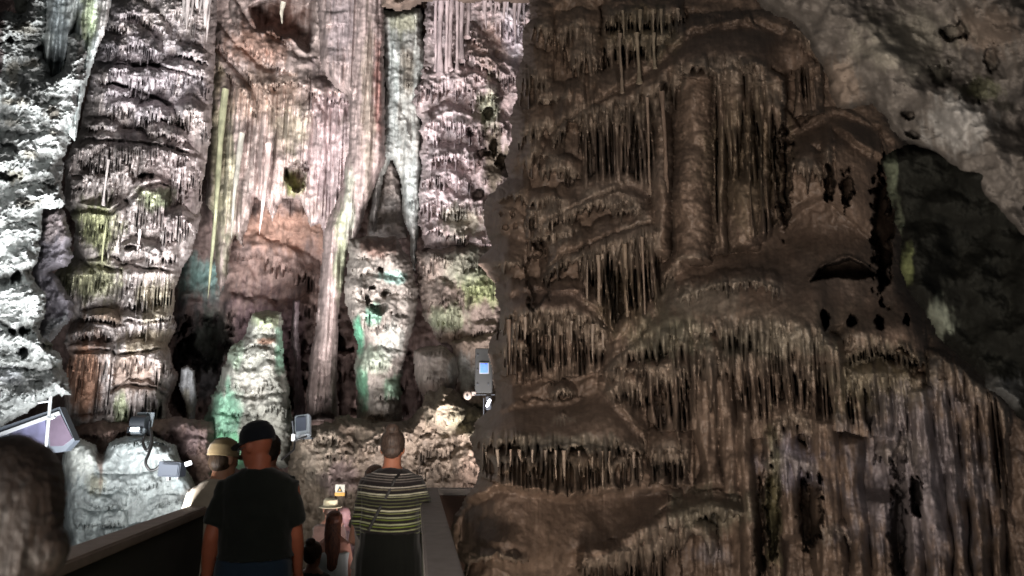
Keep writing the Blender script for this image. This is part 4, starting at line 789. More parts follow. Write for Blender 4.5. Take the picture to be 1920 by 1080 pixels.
e = empty('floodlight', at(566, 820, Yg), 'tilted rectangular grey floodlight on the boulders under the violet pillar', 'floodlight')
put('frame', join([prim('box', (27*k, .12, 42*k), (0, .03, 20*k), (-.35, R(-9), 0), .015)]), e, M_lg)
put('panel', prim('box', (19*k, .02, 27*k), (-1*k, -.055, 24*k), (-.35, R(-9), 0), .004), e, M_glass)
put('bracket', join([prim('box', (.02, .1, 36*k), (-17*k, .06, 12*k), (0, R(-9), 0), .004), prim('box', (30*k, .1, .025), (2*k, .08, -2*k))]), e, M_dk)
put('handle', prim('box', (14*k, .03, 4*k), (2*k, -.06, 4*k), (-.35, R(-9), 0), .008), e, M_steel)
o = put('plug', prim('box', (6*k, .05, 13*k), (0, 0, 0), (0, 0, 0), .006), None, M_white, at(550, 820, Yg-.1)); tag(o, 'small white plug socket left of the tilted grey floodlight', 'socket')
tag(tubeobj('cable', [at(*p) for p in ((575, 818, 10.1), (562, 823, 10.0), (553, 828, 10.0), (551, 842, 9.9), (540, 852, 9.8), (528, 862, 9.7))], .014, M_blk), 'black cable trailing from the tilted floodlight over the boulder', 'cable')
# cabinet by the mountain
Yc = 10.2; k = Yc/F
e = empty('control_cabinet', at(907, 738, Yc), 'grey green control cabinet with a small blue screen at the edge of the mountain', 'cabinet')
put('cabinet_body', prim('box', (32*k, .2, 82*k), (0, 0, 42*k), (0, 0, 0), .01), e, plain('cabinet_paint', '0d100f', .6, .2, var=.3))
put('screen_frame', prim('box', (18*k, .02, 21*k), (1*k, -.112, 46*k), (0, 0, 0), .003), e, M_lg)
put('screen', prim('box', (14*k, .012, 17*k), (1*k, -.124, 46*k), (0, 0, 0), .002), e, plain('blue_screen', '2a50b4', .2, emit=.5, bump=0, var=.4, scale=40))
for sx, sz in ((-11, 70), (-11, 43), (-11, 16), (9, 16)): put('bolt', prim('cyl', (1.6*k, .02), (sx*k, -.108, sz*k), (R(90), 0, 0), seg=10), e, M_dk)
e = empty('security_camera', at(877, 745, 10.1), 'cream dome camera on a short arm left of the control cabinet', 'camera')
put('dome', prim('ball', (8*k, 8*k, 9*k), (0, -.03, 4*k)), e, plain('cream_plastic', '6d635b', .5)); put('arm', prim('box', (14*k, .05, 8*k), (8*k, 0, 7*k), (0, 0, 0), .01), e, plain('cream_arm', '625953', .5))
put('lens', prim('cyl', (2*k, .03), (0, -.09, 2*k), (R(90), 0, 0), seg=12), e, M_dk)
e = empty('floodlight', at(916, 768, 9.6), 'small lit white floodlight peeping out below the control cabinet', 'floodlight'); k = 9.6/F
put('lit_panel', prim('box', (5*k, .03, 16*k), (0, -.06, 12*k), (0, R(24), 0), .008), e, plain('lit_panel', 'f2f8ff', .4, emit=1.6)); put('housing', prim('box', (10*k, .09, 26*k), (0, 0, 12*k), (0, 0, 0), .01), e, M_dk)
put('stand', join([prim('box', (1.6*k, .03, 30*k), (-9*k, 0, 6*k)), prim('box', (40*k, .03, 1.6*k), (-8*k, 0, 27*k))]), e, M_dk)
# slanted glazed board and pole on the far left
Yp = 7.6
def poly_slab(name, pts, Y, th, mat, parent, dY=0):
    bm = bmesh.new(); f_ = [bm.verts.new(at(x, y, Y+dY)) for x, y in pts]; b_ = [bm.verts.new(at(x, y, Y+dY)+Vector((0, th, 0))) for x, y in pts]
    n = len(pts); bm.faces.new(f_); bm.faces.new(b_[::-1])
    for i in range(n): bm.faces.new([f_[i], b_[i], b_[(i+1) % n], f_[(i+1) % n]])
    bmesh.ops.recalc_face_normals(bm, faces=bm.faces); me = bpy.data.meshes.new(name); bm.to_mesh(me); bm.free()
    if parent is not None: me.transform(Matrix.Translation(-parent.location))
    return put(name, me, parent, mat)
e = empty('display_panel', at(60, 850, Yp), 'slanted glazed panel with a black frame under the white crag', 'panel')
poly_slab('panel_body', [(-30, 812), (112, 763), (140, 826), (122, 846), (-30, 866)], Yp, .10, M_dk, e)
m_, nt, b_ = nodes('panel_glass'); nz = nt.nodes.new('ShaderNodeTexNoise'); nz.inputs['Scale'].default_value = 2.2; nz.inputs['Detail'].default_value = 5
tc = nt.nodes.new('ShaderNodeTexCoord'); cr = nt.nodes.new('ShaderNodeValToRGB'); nt.links.new(tc.outputs['Object'], nz.inputs[0]); nt.links.new(nz.outputs[0], cr.inputs[0]); nt.links.new(cr.outputs[0], b_.inputs['Base Color'])
cr.color_ramp.elements[0].position = .42; cr.color_ramp.elements[0].color = (*lin('0c0c12'), 1); cr.color_ramp.elements[1].position = .58; cr.color_ramp.elements[1].color = (*lin('262634'), 1); b_.inputs['Roughness'].default_value = .5; b_.inputs['Specular IOR Level'].default_value = .2  # noise blotches stand in for reflections on the glass
poly_slab('glass', [(16, 808), (84, 784), (90, 838), (22, 856)], Yp, .01, m_, e, -.014)
poly_slab('glass', [(90, 781), (112, 774), (136, 822), (118, 836), (94, 837)], Yp, .01, plain('violet_sheet', '1f1a20', .3, var=.3), e, -.013)
poly_slab('frame', [(-30, 822), (110, 771), (112, 777), (-30, 829)], Yp, .02, M_steel, e, -.03)
e = empty('pole', at(86, 842, 7.3), 'thin steel pole standing in front of the slanted panel, clamp halfway', 'pole')
tubeobj('shaft', [at(86, 842, 7.3), at(91, 790, 7.3), at(95, 744, 7.3)], .016, M_steel, e)
tubeobj('clamp', [at(90, 783, 7.26), at(96, 784, 7.24), at(104, 781, 7.22)], .014, M_steel, e); tubeobj('crossbar', [at(72, 755, 7.32), at(84, 753, 7.31), at(95, 752, 7.3)], .011, M_steel, e)
# warning notice
Yn = 9.7; k = Yn/F
e = empty('warning_sign', at(637, 931, Yn), 'small white notice with a black triangle and a yellow strip on the boulders', 'sign')
put('board', prim('box', (17*k, .012, 20*k), (0, 0, 11*k)), e, plain('sign_white', '8f8f84', .6))
bm = bmesh.new()
for pa in (((-5.2, 8.4), (5.2, 8.4), (0, 18)),): vs = [bm.verts.new((x*k, -.008, z*k)) for x, z in pa]; f_ = bm.faces.new(vs)
r_ = bmesh.ops.extrude_face_region(bm, geom=[f_]); bmesh.ops.translate(bm, vec=(0, -.004, 0), verts=[v for v in r_['geom'] if isinstance(v, bmesh.types.BMVert)])
me = bpy.data.meshes.new('triangle'); bm.to_mesh(me); bm.free(); put('triangle', me, e, M_blk)
put('triangle_field', prim('cyl', (2.6*k, .004), (0, -.014, 11.6*k), (R(90), 0, 0), seg=3), e, plain('sign_yellow', 'a8842e', .6))
put('strip', prim('box', (18*k, .006, 6*k), (0, -.008, 4*k)), e, plain('sign_strip', '9a7430', .6))

# ================================================================== PEOPLE
def cap_tube(path, rads, n=14, fy=None):
    """closed tapered tube; rads may be (rx, ry) pairs: rings of horizontal tubes keep x as their first axis"""
    P = [Vector(p) for p in path]; bm = bmesh.new(); rings = []
    for i, p in enumerate(P):
        d = (P[min(i+1, len(P)-1)]-P[max(i-1, 0)]).normalized()
        a = Vector((1, 0, 0))-d*d.x
        if a.length < .3: a = Vector((0, 1, 0))-d*d.y
        a.normalize(); b = d.cross(a); r = rads[i]; rx, ry = r if isinstance(r, tuple) else (r, r)
        rings.append([bm.verts.new(p+a*math.cos(t)*rx+b*math.sin(t)*ry) for t in [2*math.pi*q/n for q in range(n)]])
    for i in range(len(P)-1):
        for q in range(n): bm.faces.new([rings[i][q], rings[i][(q+1) % n], rings[i+1][(q+1) % n], rings[i+1][q]])
    bm.faces.new(rings[0][::-1]); bm.faces.new(rings[-1]); me = bpy.data.meshes.new('t'); bm.to_mesh(me); bm.free(); return me
def rings_mesh(rs, n=24, e=2.3):
    """stack of horizontal superellipse rings (x, y, z, rx, ry)"""
    bm = bmesh.new(); out = []
    for (x, y, z, rx, ry) in rs:
        ring = []
        for q in range(n):
            t = 2*math.pi*q/n; c, s_ = math.cos(t), math.sin(t)
            ring.append(bm.verts.new((x+rx*math.copysign(abs(c)**(2/e), c), y+ry*math.copysign(abs(s_)**(2/e), s_), z)))
        out.append(ring)
    for i in range(len(out)-1):
        for q in range(n): bm.faces.new([out[i][q], out[i][(q+1) % n], out[i+1][(q+1) % n], out[i+1][q]])
    bm.faces.new(out[0][::-1]); bm.faces.new(out[-1]); me = bpy.data.meshes.new('r'); bm.to_mesh(me); bm.free(); return me
def remesh(mes, voxel, smooth=4, fac=.5):
    me = join(mes); o = bpy.data.objects.new('tmp', me); COL.objects.link(o)
    m = o.modifiers.new('r', 'REMESH'); m.mode = 'VOXEL'; m.voxel_size = voxel
    s_ = o.modifiers.new('s', 'SMOOTH'); s_.iterations = smooth; s_.factor = fac
    dg = bpy.context.evaluated_depsgraph_get(); r = bpy.data.meshes.new_from_object(o.evaluated_get(dg))
    bpy.data.objects.remove(o); 
    for p in r.polygons: p.use_smooth = True
    return r
def verts(me): a = np.empty(len(me.vertices)*3); me.vertices.foreach_get('co', a); return a.reshape(-1, 3)
def setv(me, V): me.vertices.foreach_set('co', V.astype(np.float32).ravel()); me.update()
def norms(me): a = np.empty(len(me.vertices)*3, np.float32); me.vertex_normals.foreach_get('vector', a); return a.reshape(-1, 3)
def wrinkle(me, amp, sx=7, sz=11, sd=0, cut=None):
    V = verts(me); N_ = norms(me)
    n = fbm(V[:, 0]*sx+V[:, 1]*3, V[:, 2]*sz+V[:, 0]*4, sd, 3)+.6*ridge(V[:, 0]*sx*1.6, V[:, 2]*sz*.6+V[:, 1]*5, sd+3, 2)
    setv(me, V+N_*(amp*n)[:, None])
def paint(me, fn):
    V = verts(me); c = np.ones((len(V), 4), np.float32); c[:, :3] = fn(V)
    a = me.color_attributes.new('Col', 'FLOAT_COLOR', 'POINT'); a.data.foreach_set('color', c.ravel())
def cloth_mat(name, col=None, rough=.9):
    m, nt, b = nodes(name); N = nt.nodes.new; L = nt.links.new
    tc = N('ShaderNodeTexCoord'); n1 = N('ShaderNodeTexNoise'); n1.inputs['Scale'].default_value = 260; n1.inputs['Detail'].default_value = 2
    n2 = N('ShaderNodeTexNoise'); n2.inputs['Scale'].default_value = 11; n2.inputs['Detail'].default_value = 5
    L(tc.outputs['Object'], n1.inputs[0]); L(tc.outputs['Object'], n2.inputs[0])
    if col is None: s_ = N('ShaderNodeAttribute'); s_.attribute_name = 'Col'; src = s_.outputs['Color']
    else: s_ = N('ShaderNodeRGB'); s_.outputs[0].default_value = (*lin(col), 1); src = s_.outputs[0]
    r = N('ShaderNodeMapRange'); r.inputs[3].default_value = .72; r.inputs[4].default_value = 1.28; L(n2.outputs[0], r.inputs[0])
    vm = N('ShaderNodeVectorMath'); vm.operation = 'SCALE'; L(src, vm.inputs[0]); L(r.outputs[0], vm.inputs['Scale']); L(vm.outputs[0], b.inputs['Base Color'])
    bp = N('ShaderNodeBump'); bp.inputs['Strength'].default_value = .25; bp.inputs['Distance'].default_value = .002; L(n1.outputs[0], bp.inputs['Height']); L(bp.outputs[0], b.inputs['Normal'])
    b.inputs['Roughness'].default_value = rough; b.inputs['Specular IOR Level'].default_value = .15; b.inputs['Sheen Weight'].default_value = .12; return m
def hair_mat(name, col):
    m, nt, b = nodes(name); N = nt.nodes.new; L = nt.links.new
    tc = N('ShaderNodeTexCoord'); mp = N('ShaderNodeMapping'); mp.inputs['Scale'].default_value = (1, 1, .12); L(tc.outputs['Object'], mp.inputs[0])
    n1 = N('ShaderNodeTexNoise'); n1.inputs['Scale'].default_value = 150; n1.inputs['Detail'].default_value = 6; L(mp.outputs[0], n1.inputs[0])
    mx = N('ShaderNodeMix'); mx.data_type = 'RGBA'; c = lin(col); mx.inputs['A'].default_value = (*(c*.35), 1); mx.inputs['B'].default_value = (*np.clip(c*1.7, 0, 1), 1)
    r = N('ShaderNodeMapRange'); r.inputs[1].default_value = .35; r.inputs[2].default_value = .65; L(n1.outputs[0], r.inputs[0]); L(r.outputs[0], mx.inputs['Factor']); L(mx.outputs['Result'], b.inputs['Base Color'])
    bp = N('ShaderNodeBump'); bp.inputs['Strength'].default_value = .8; bp.inputs['Distance'].default_value = .004; L(n1.outputs[0], bp.inputs['Height']); L(bp.outputs[0], b.inputs['Normal'])
    b.inputs['Roughness'].default_value = .5; b.inputs['Specular IOR Level'].default_value = .3; return m
def skin_mat(name, col):
    m = plain(name, col, .55, 0, .35, var=.12, scale=30, bump=.15); b = m.node_tree.nodes['Principled BSDF']
    b.inputs['Subsurface Weight'].default_value = .12; b.inputs['Subsurface Radius'].default_value = (.02, .008, .004); b.inputs['Subsurface Scale'].default_value = .3; return m

def person(px, py_top, Y, H, label, yaw=0, bulk=1.0, sex='m', arms=None, head=(0, 0), skin='a8745c', top=None, bottom=None, hair=None, hat=None, sleeve=.5, feet=None, topcut=(.90, 1.47), grp=None):
    """full figure; local +y is where the person faces; top/bottom: materials"""
    z_top = at(px, py_top, Y).z; k = H/1.75; loc = Vector((at(px, py_top, Y).x, Y, z_top-H))
    root = empty('person', loc, label, 'person', grp); root.rotation_euler = (0, 0, yaw)
    W = .158*(1 if sex == 'm' else .88)*bulk
    g = (bulk-1)
    tor = [(0, .0, .80, .155+.12*g, .115+.1*g), (0, .0, .90, .168+.14*g, .125+.12*g), (0, .01, 1.02, .150+.17*g, .112+.15*g), (0, .012, 1.14, .148+.17*g, .112+.14*g), (0, .01, 1.26, .162+.13*g, .118+.1*g), (0, 0, 1.36, .172+.1*g, .112+.06*g), (0, -.005, 1.43, .150+.1*g, .092), (0, -.005, 1.475, .090, .068), (0, 0, 1.50, .060, .058)]
    if sex == 'f': tor[0] = (0, 0, .80, .17+.1*g, .13+.1*g); tor[1] = (0, 0, .90, .175+.12*g, .13+.1*g)
    sw = W
    def arm(side, inf=0, upto=3):
        # default: hanging, slightly bent
        el, wr = (arms or {}).get(side, ((.055, -.03, -.29), (.02, .10, -.25)))
        sg = -1 if side == 'l' else 1
        S = Vector((sg*sw*.93, -.004, 1.385)); E = S+Vector((sg*el[0], el[1], el[2])); Wt = E+Vector((sg*wr[0], wr[1], wr[2])); return S, E, Wt, sg
    def arm_mesh(side):
        S, E, Wt, sg = arm(side); out = [cap_tube([S-Vector((sg*.07, 0, -.022)), S, S.lerp(E, .35), S.lerp(E, .7), E, E.lerp(Wt, .3), E.lerp(Wt, .75), Wt], [.05, .058+.02*g, .052+.03*g, .044+.02*g, .042+.015*g, .043+.015*g, .032+.01*g, .027])]
        d = (Wt-E).normalized(); a = Vector((0, 1, 0))-d*d.y
        if a.length < .3: a = Vector((0, 0, 1))-d*d.z
        a.normalize(); n = d.cross(a)                                                                  # a: across the palm
        out.append(cap_tube([Wt-d*.01, Wt+d*.03, Wt+d*.07, Wt+d*.095], [(.026, .018), (.034, .017), (.040, .016), (.036, .013)] if abs(d.x) < .5 else [.024, .027, .028, .022]))
        for q, (of, ln) in enumerate(((-.030, .060), (-.010, .072), (.011, .068), (.031, .052))):
            b0 = Wt+d*.085+a*of; c1 = b0+d*ln*.5-n*sg*.006; c2 = b0+d*ln*.9-n*sg*.026
            out.append(cap_tube([b0-d*.01, b0, c1, c2], [.009, .009, .0085, .007], 8))
        b0 = Wt+d*.03+a*.032; out.append(cap_tube([b0-a*.012, b0+a*.012+d*.012, b0+a*.024+d*.04-n*sg*.012, b0+a*.022+d*.062-n*sg*.02], [.012, .0115, .010, .0075], 8))
        return out
    def leg_mesh(sg, inf=0):
        x = .088*(1+.5*g); yy = (feet or {}).get(sg, 0)
        path = [(sg*x, 0, .86), (sg*(x+.008), .01, .66), (sg*(x+.006), .015+yy*.5, .50), (sg*(x+.006), -.005+yy*.7, .36), (sg*(x+.01), yy-.02, .12), (sg*(x+.01), yy-.02, .045)]
        r_ = [.088+.03*g, .078+.03*g, .058, .056, .040, .036]
        return cap_tube(path, [q+inf for q in r_])
    hz = 1.505; hy = .012
    Hd = [(0, .052, hz-.005, .030, .030), (0, .045, hz+.01, .047, .050), (0, .030, hz+.04, .058, .072), (0, .014, hz+.08, .067, .088), (0, .004, hz+.12, .074, .097), (0, -.002, hz+.155, .077, .100), (0, -.006, hz+.19, .070, .092), (0, -.006, hz+.22, .050, .068), (0, -.006, hz+.238, .022, .032)]
    hm = [rings_mesh(Hd, 24, 2.05), prim('ball', (.014, .02, .022), (0, .115, hz+.092)), prim('ball', (.026, .012, .009), (0, .098, hz+.055)), prim('ball', (.05, .02, .012), (0, .088, hz+.128)),
          prim('ball', (.010, .020, .032), (-.078, -.002, hz+.105)), prim('ball', (.010, .020, .032), (.078, -.002, hz+.105))]
    M3 = Matrix.Translation((0, 0, hz)) @ Matrix.Rotation(head[0], 4, 'Z') @ Matrix.Rotation(head[1], 4, 'X') @ Matrix.Translation((0, 0, -hz))
    for m in hm: m.transform(M3)
    body = [rings_mesh(tor), cap_tube([(0, -.012, 1.42), (0, 0, 1.49), (0, .012, 1.56)], [.066+.03*g, .058+.03*g, .056+.02*g])]+hm+arm_mesh('l')+arm_mesh('r')+[leg_mesh(-1), leg_mesh(1)]
    for sg in (-1, 1):
        yy = (feet or {}).get(sg, 0); x = .098*(1+.4*g); body.append(cap_tube([(sg*x, yy-.07, .035), (sg*x, yy, .045), (sg*(x+.01), yy+.10, .032), (sg*(x+.015), yy+.17, .022)], [(.028, .03), (.036, .04), (.044, .028), (.03, .018)]))
    bme = remesh(body, .0085, 3); sc = Matrix.Scale(k, 4); bme.transform(sc); bme.name = 'body'
    put('body', bme, root, skin_mat('skin', skin))
    def add(name, me, mat): me.transform(sc); return put(name, me, root, mat)
    for sg in (-1, 1):
        m = prim('ball', (.0115, .0115, .0115), (sg*.031, .088, hz+.112)); m.transform(M3); add('eye', m, M_white)
    if top is not None:
        z0, z1 = topcut
        rs = [q for q in tor if z0-.12 < q[2] < z1]; lo = rs[0]; rs = [(lo[0], lo[1], z0, max(lo[3], rs[1][3]), max(lo[4], rs[1][4]))]+[q for q in rs if q[2] > z0]
        sh = [rings_mesh([(x, y, z, rx+.020, ry+.020) for x, y, z, rx, ry in rs]+[(0, -.004, min(z1, 1.488), .072+.03*g, .066+.02*g)])]
        if sleeve > 0:
            for sd in 'lr':
                S, E, Wt, sg = arm(sd); q1 = min(1, sleeve*2); pts = [S-Vector((sg*.085, 0, -.026)), S, S.lerp(E, q1*.5), S.lerp(E, q1)]; ra = [.046, .066+.02*g, .065+.03*g, .068+.025*g if sleeve <= .5 else .060]
                if sleeve > .5: q2 = (sleeve-.5)*2; pts += [E.lerp(Wt, q2*.5), E.lerp(Wt, q2)]; ra += [.056, .046]
                sh.append(cap_tube(pts, ra))
        m = remesh(sh, .0048 if top.get('fn') else .011, 5 if not top.get('fn') else 10); wrinkle(m, .010, 6, 9, int(px)); 
        if top.get('fn'): paint(m, top['fn'])
        add(top['name'], m, top['mat'])
    if bottom is not None:
        if bottom['name'] in ('skirt', 'dress'):
            zt, zb, fl = bottom['z']; rs = []
            for i in range(12):
                f_ = i/11; z = zt+(zb-zt)*f_; b0 = min(tor, key=lambda q: abs(q[2]-z)) if z > .8 else tor[0]
                rs.append((0, .0, z, max(b0[3], .150)+.02+fl*max(0, (.95-z)), max(b0[4], .11)+.02+fl*.8*max(0, (.95-z))))
            m = remesh([rings_mesh(rs[::-1])], .012, 4); wrinkle(m, .010, 14, 1.2, int(px)+1)
        else:
            m = remesh([rings_mesh([(0, 0, .80, .162+.13*g, .125+.1*g), (0, 0, .90, .182+.15*g, .138+.12*g), (0, .0, 1.0, .168+.17*g, .128+.15*g)]), leg_mesh(-1, .020), leg_mesh(1, .020)], .011, 4); wrinkle(m, .006, 8, 9, int(px)+1)
        add(bottom['name'], m, bottom['mat'])
    for sg in (-1, 1):
        yy = (feet or {}).get(sg, 0); x = .098*(1+.4*g)
        add('shoe', remesh([cap_tube([(sg*x, yy-.085, .035), (sg*x, yy, .05), (sg*(x+.01), yy+.10, .036), (sg*(x+.015), yy+.185, .026)], [(.034, .036), (.042, .046), (.050, .036), (.036, .026)])], .009, 3), M_dk)
    if hair:
        mh, style = hair
        sk = rings_mesh([(x, y-.016, z+.006, rx+.012, ry+.006) for x, y, z, rx, ry in Hd[3:]]+[(0, -.01, hz+.252, .012, .016)], 24, 2.05)
        parts = [sk] if not hat else []
        if style == 'bun': parts += [prim('ball', (.050, .044, .042), (.0, -.070, hz+.245)), prim('ball', (.07, .045, .06), (0, -.06, hz+.10))]
        if style == 'short': parts += [prim('ball', (.0765, .086, .078), (0, -.022, hz+.100))]
        if style == 'long': parts += [cap_tube([(0, -.05, hz+.16), (0, -.085, hz+.02), (.01, -.105, hz-.12), (.012, -.11, hz-.28), (.01, -.105, hz-.42), (.006, -.10, hz-.53)], [(.085, .05), (.088, .05), (.082, .04), (.070, .036), (.048, .03), (.014, .012)])]
        if style == 'mop': parts += [prim('ball', (.115, .11, .12), (0, -.03, hz+.115)), cap_tube([(0, -.03, hz+.1), (0, -.05, hz-.03), (0, -.04, hz-.10)], [(.12, .10), (.125, .095), (.10, .07)]), prim('ball', (.06, .06, .06), (.08, -.02, hz+.03)), prim('ball', (.06, .06, .06), (-.09, -.02, hz+.02))]
        m = remesh(parts, .006 if style != 'mop' else .005, 3)
        V = verts(m); N_ = norms(m); m3 = M3
        keep = (V[:, 1] < .055+.25*(V[:, 2]-hz-.16)*1.5) if style != 'mop' else (V[:, 1] < .12)
        amp = .003 if style == 'mop' else .002
        V2 = V+N_*(amp*(ridge(V[:, 0]*(38 if style != 'mop' else 70), V[:, 2]*(60 if style == 'mop' else 9)+V[:, 1]*20, 4, 3)+.5*fbm(V[:, 0]*12, V[:, 2]*12, 9, 3)))[:, None]
        V2 = np.where(keep[:, None], V2, V*np.array([.86, .80, 1])+np.array([0, 0, -.004])); setv(m, V2); m.transform(m3); add('hair', m, mh)
    if hat:
        mh, style = hat
        if style == 'cap':
            m = remesh([rings_mesh([(0, -.006, hz+.132, .090, .114), (0, -.007, hz+.165, .091, .114), (0, -.007, hz+.205, .084, .104), (0, -.006, hz+.240, .062, .080), (0, -.006, hz+.258, .030, .04)], 28, 2.05)], .006, 2)
            br = cap_tube([(0, .07, hz+.150), (0, .115, hz+.146), (0, .150, hz+.138), (0, .172, hz+.128)], [(.072, .007), (.070, .007), (.058, .007), (.03, .006)]); bt = prim('ball', (.009, .009, .006), (0, -.006, hz+.258))
            for q in (m, br, bt): q.transform(M3)
            add('cap', m, mh); add('brim', br, mh); add('button', bt, mh)
        else:
            m = remesh([rings_mesh([(0, -.004, hz+.135, .150, .165), (0, -.004, hz+.15, .115, .135), (0, -.004, hz+.165, .088, .108), (0, -.006, hz+.225, .080, .098), (0, -.006, hz+.252, .05, .06)], 28, 2.05)], .007, 1); m.transform(M3); wrinkle(m, .004, 20, 20); add('sun_hat', m, mh)
    root['k'] = 0; del root['k']
    root_k[root.name] = (root, arm, add, k); return root, arm, add
root_k = {}
cap_m = cloth_mat('navy_cap', '12151b'); 
# the man in the black cap
rt, arm, add = person(492, 792, 4.45, 1.77, 'stocky man in black cap, dark t-shirt and jeans, back turned, face to the left', yaw=R(4), bulk=1.2, head=(R(60), R(-14)), skin='9c5a42',
    arms={'l': ((.050, -.05, -.27), (.04, .09, -.25)), 'r': ((.035, .06, -.28), (.0, .12, -.22))}, top=dict(name='t_shirt', mat=cloth_mat('black_cotton', '191c19')), bottom=dict(name='jeans', mat=cloth_mat('denim', '1d2a38')),
    hat=(cap_m, 'cap'), sleeve=.38, topcut=(1.0, 1.49))
S, E, Wt, sg = arm('l'); d = (Wt-E).normalized()
add('watch', cap_tube([Wt-d*.045, Wt-d*.02], [.038, .037]), M_blk)
fr = [Vector((sx*.031+.019*math.cos(q), .103, 1.615+.019*math.sin(q))) for sx in (-1, 1) for q in [2*math.pi*i/10 for i in range(11)]]
M3 = Matrix.Translation((0, 0, 1.505)) @ Matrix.Rotation(R(60), 4, 'Z') @ Matrix.Rotation(R(-14), 4, 'X') @ Matrix.Translation((0, 0, -1.505))
gm = join([cap_tube(fr[:11], [.0018]*11, 6), cap_tube(fr[11:], [.0018]*11, 6), cap_tube([(.05, .10, 1.62), (.082, .0, 1.618)], [.002]*2, 6), cap_tube([(-.05, .10, 1.62), (-.082, .0, 1.618)], [.002]*2, 6)]); gm.transform(M3); add('glasses', gm, M_steel)
# man in cream shirt
person(418, 824, 5.0, 1.70, 'person in a plain cream shirt and khaki cap left of the man in black', yaw=R(-8), bulk=1.12, head=(R(-18), R(-8)), skin='9c735c', arms={'l': ((.05, .02, -.28), (.0, .16, -.18))},
    top=dict(name='shirt', mat=cloth_mat('cream_cotton', '8f8678')), bottom=dict(name='trousers', mat=cloth_mat('khaki_drill', '6f6858')), hair=(hair_mat('brown_hair', '34291f'), 'short'), hat=(cloth_mat('khaki_cap', '6d5f45'), 'cap'), sleeve=.45, topcut=(.86, 1.49))
person(507, 812, 5.6, 1.66, 'dark-haired person almost hidden behind the man in the black cap', yaw=R(6), skin='8a5f4c', top=dict(name='shirt', mat=cloth_mat('grey_cotton', '3c3f3e')), bottom=dict(name='trousers', mat=cloth_mat('dark_twill', '22242a')),
    hair=(hair_mat('dark_hair', '2a221c'), 'short'), sleeve=.5)
# the woman in stripes
def stripes(V):
    z = V[:, 2]+.006*np.sin(V[:, 0]*12+1)+.002*fbm(V[:, 0]*9, V[:, 1]*9, 3, 2)
    # sleeves: stripes run across the arm
    c = np.ones((len(V), 3))*lin('1d1a1b')
    lines = [(1.452, .005, 'a09a94'), (1.436, .003, '6d6864'), (1.418, .003, '77716c'), (1.402, .003, '5d5856'), (1.366, .006, 'a8a39a'), (1.350, .003, '75705f'), (1.318, .007, 'b4b4a0'), (1.304, .004, '8a8c70'), (1.286, .003, '62674a'), (1.262, .003, '50543a'), (1.240, .003, '666b4a'),
             (1.212, .008, 'b8b8a0'), (1.196, .004, '757b50'), (1.168, .007, '8f9478'), (1.152, .003, '6a7838'), (1.122, .008, '979c7c'), (1.104, .004, '70803a'), (1.080, .006, '8f946f'), (1.05, .006, '7c845c'), (1.02, .005, '7c8a44')]
    for zc, h_, col in lines:
        k_ = sm(-np.abs(z-zc), -max(h_*.85, .0048), -max(h_, .004)*.2)[:, None]; c = c*(1-k_)+lin(col)*k_
    return c
rt, arm, add = person(737, 806, 5.1, 1.66, 'woman in a white and lime striped dark sweater and long black skirt, seen from behind', yaw=R(-4), bulk=1.22, sex='f', head=(R(6), R(-6)), skin='a06a54',
    arms={'r': ((.085, .08, -.25), (-.03, .19, -.13)), 'l': ((.055, .02, -.27), (.0, .17, -.14))}, top=dict(name='striped_sweater', mat=cloth_mat('striped_knit'), fn=stripes), bottom=dict(name='skirt', mat=cloth_mat('black_jersey', '0b0d0a'), z=(1.06, .10, .10)),
    hair=(hair_mat('greying_hair', '463a34'), 'bun'), sleeve=.95, topcut=(1.05, 1.485))
add('bag_strap', cap_tube([(.085, -.07, 1.47), (.055, -.135, 1.42), (.01, -.148, 1.32), (-.055, -.150, 1.20), (-.115, -.148, 1.08)], [(.011, .004)]*5, 8), M_blk)
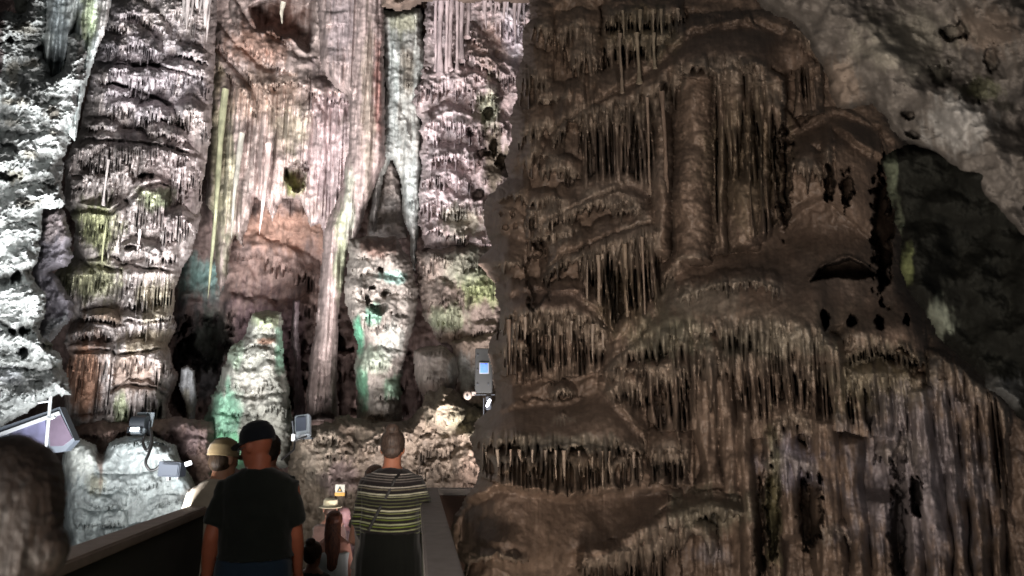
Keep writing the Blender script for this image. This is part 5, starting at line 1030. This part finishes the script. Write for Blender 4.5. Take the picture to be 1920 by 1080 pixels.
# the person half hidden left of her
person(706, 872, 5.75, 1.52, 'bare-armed person in a grey vest, half hidden left of the striped woman', yaw=R(-12), sex='f', bulk=1.0, skin='a27866', arms={'l': ((.075, .03, -.27), (.03, .20, -.05))}, top=dict(name='vest', mat=cloth_mat('grey_vest', '8d8782')),
    bottom=dict(name='trousers', mat=cloth_mat('pale_linen', '8f877c')), hair=(hair_mat('dull_brown_hair', '5d4a40'), 'short'), sleeve=0)
# the girl with long hair
person(628, 957, 7.6, 1.60, 'girl with very long auburn hair in a white strapless dress on the lower path', yaw=R(3), sex='f', bulk=.98, skin='a87a6a', arms={'r': ((.07, .02, -.27), (.01, .12, -.22))}, bottom=dict(name='dress', mat=cloth_mat('white_cotton', 'a9adab'), z=(1.33, .35, .22)),
    hair=(hair_mat('auburn_hair', '4a2a1c'), 'long'))
person(588, 1014, 6.6, 1.52, 'dark-haired person in a black top low between the capped man and the long-haired girl', yaw=R(-10), sex='f', skin='7d5546', top=dict(name='top', mat=cloth_mat('black_top', '14120f')), bottom=dict(name='trousers', mat=cloth_mat('black_trousers', '17171a')),
    hair=(hair_mat('very_dark_hair', '32241a'), 'bun'), sleeve=.35)
person(620, 934, 9.0, 1.66, 'person in a pale cream sun hat beyond the long-haired girl', yaw=R(20), sex='f', skin='7d5a4c', top=dict(name='top', mat=cloth_mat('brown_top', '4c3a34')), bottom=dict(name='trousers', mat=cloth_mat('brown_trousers', '3a3230')),
    hair=(hair_mat('brown_hair_far', '2c1e18'), 'short'), hat=(cloth_mat('cream_straw', '8d866f'), 'sun'), sleeve=.5)
person(646, 949, 9.6, 1.70, 'bald-headed person beside the cream sun hat, below the warning notice', yaw=R(-5), bulk=1.05, skin='8d6c6c', top=dict(name='shirt', mat=cloth_mat('mauve_shirt', '6d5c5c')), bottom=dict(name='trousers', mat=cloth_mat('grey_trousers', '4a4644')), sleeve=.5)
# the head close to the camera
person(38, 822, 1.42, 1.62, 'blurred close-up head of thick brown curly hair at the lower left corner', yaw=R(-10), sex='f', bulk=1.05, skin='7d5543', top=dict(name='jacket', mat=cloth_mat('dark_red_jacket', '3a2420')), bottom=dict(name='trousers', mat=cloth_mat('dark_trousers', '1c1c1f')),
    hair=(hair_mat('curly_brown_hair', '130e0b'), 'mop'), sleeve=.95)
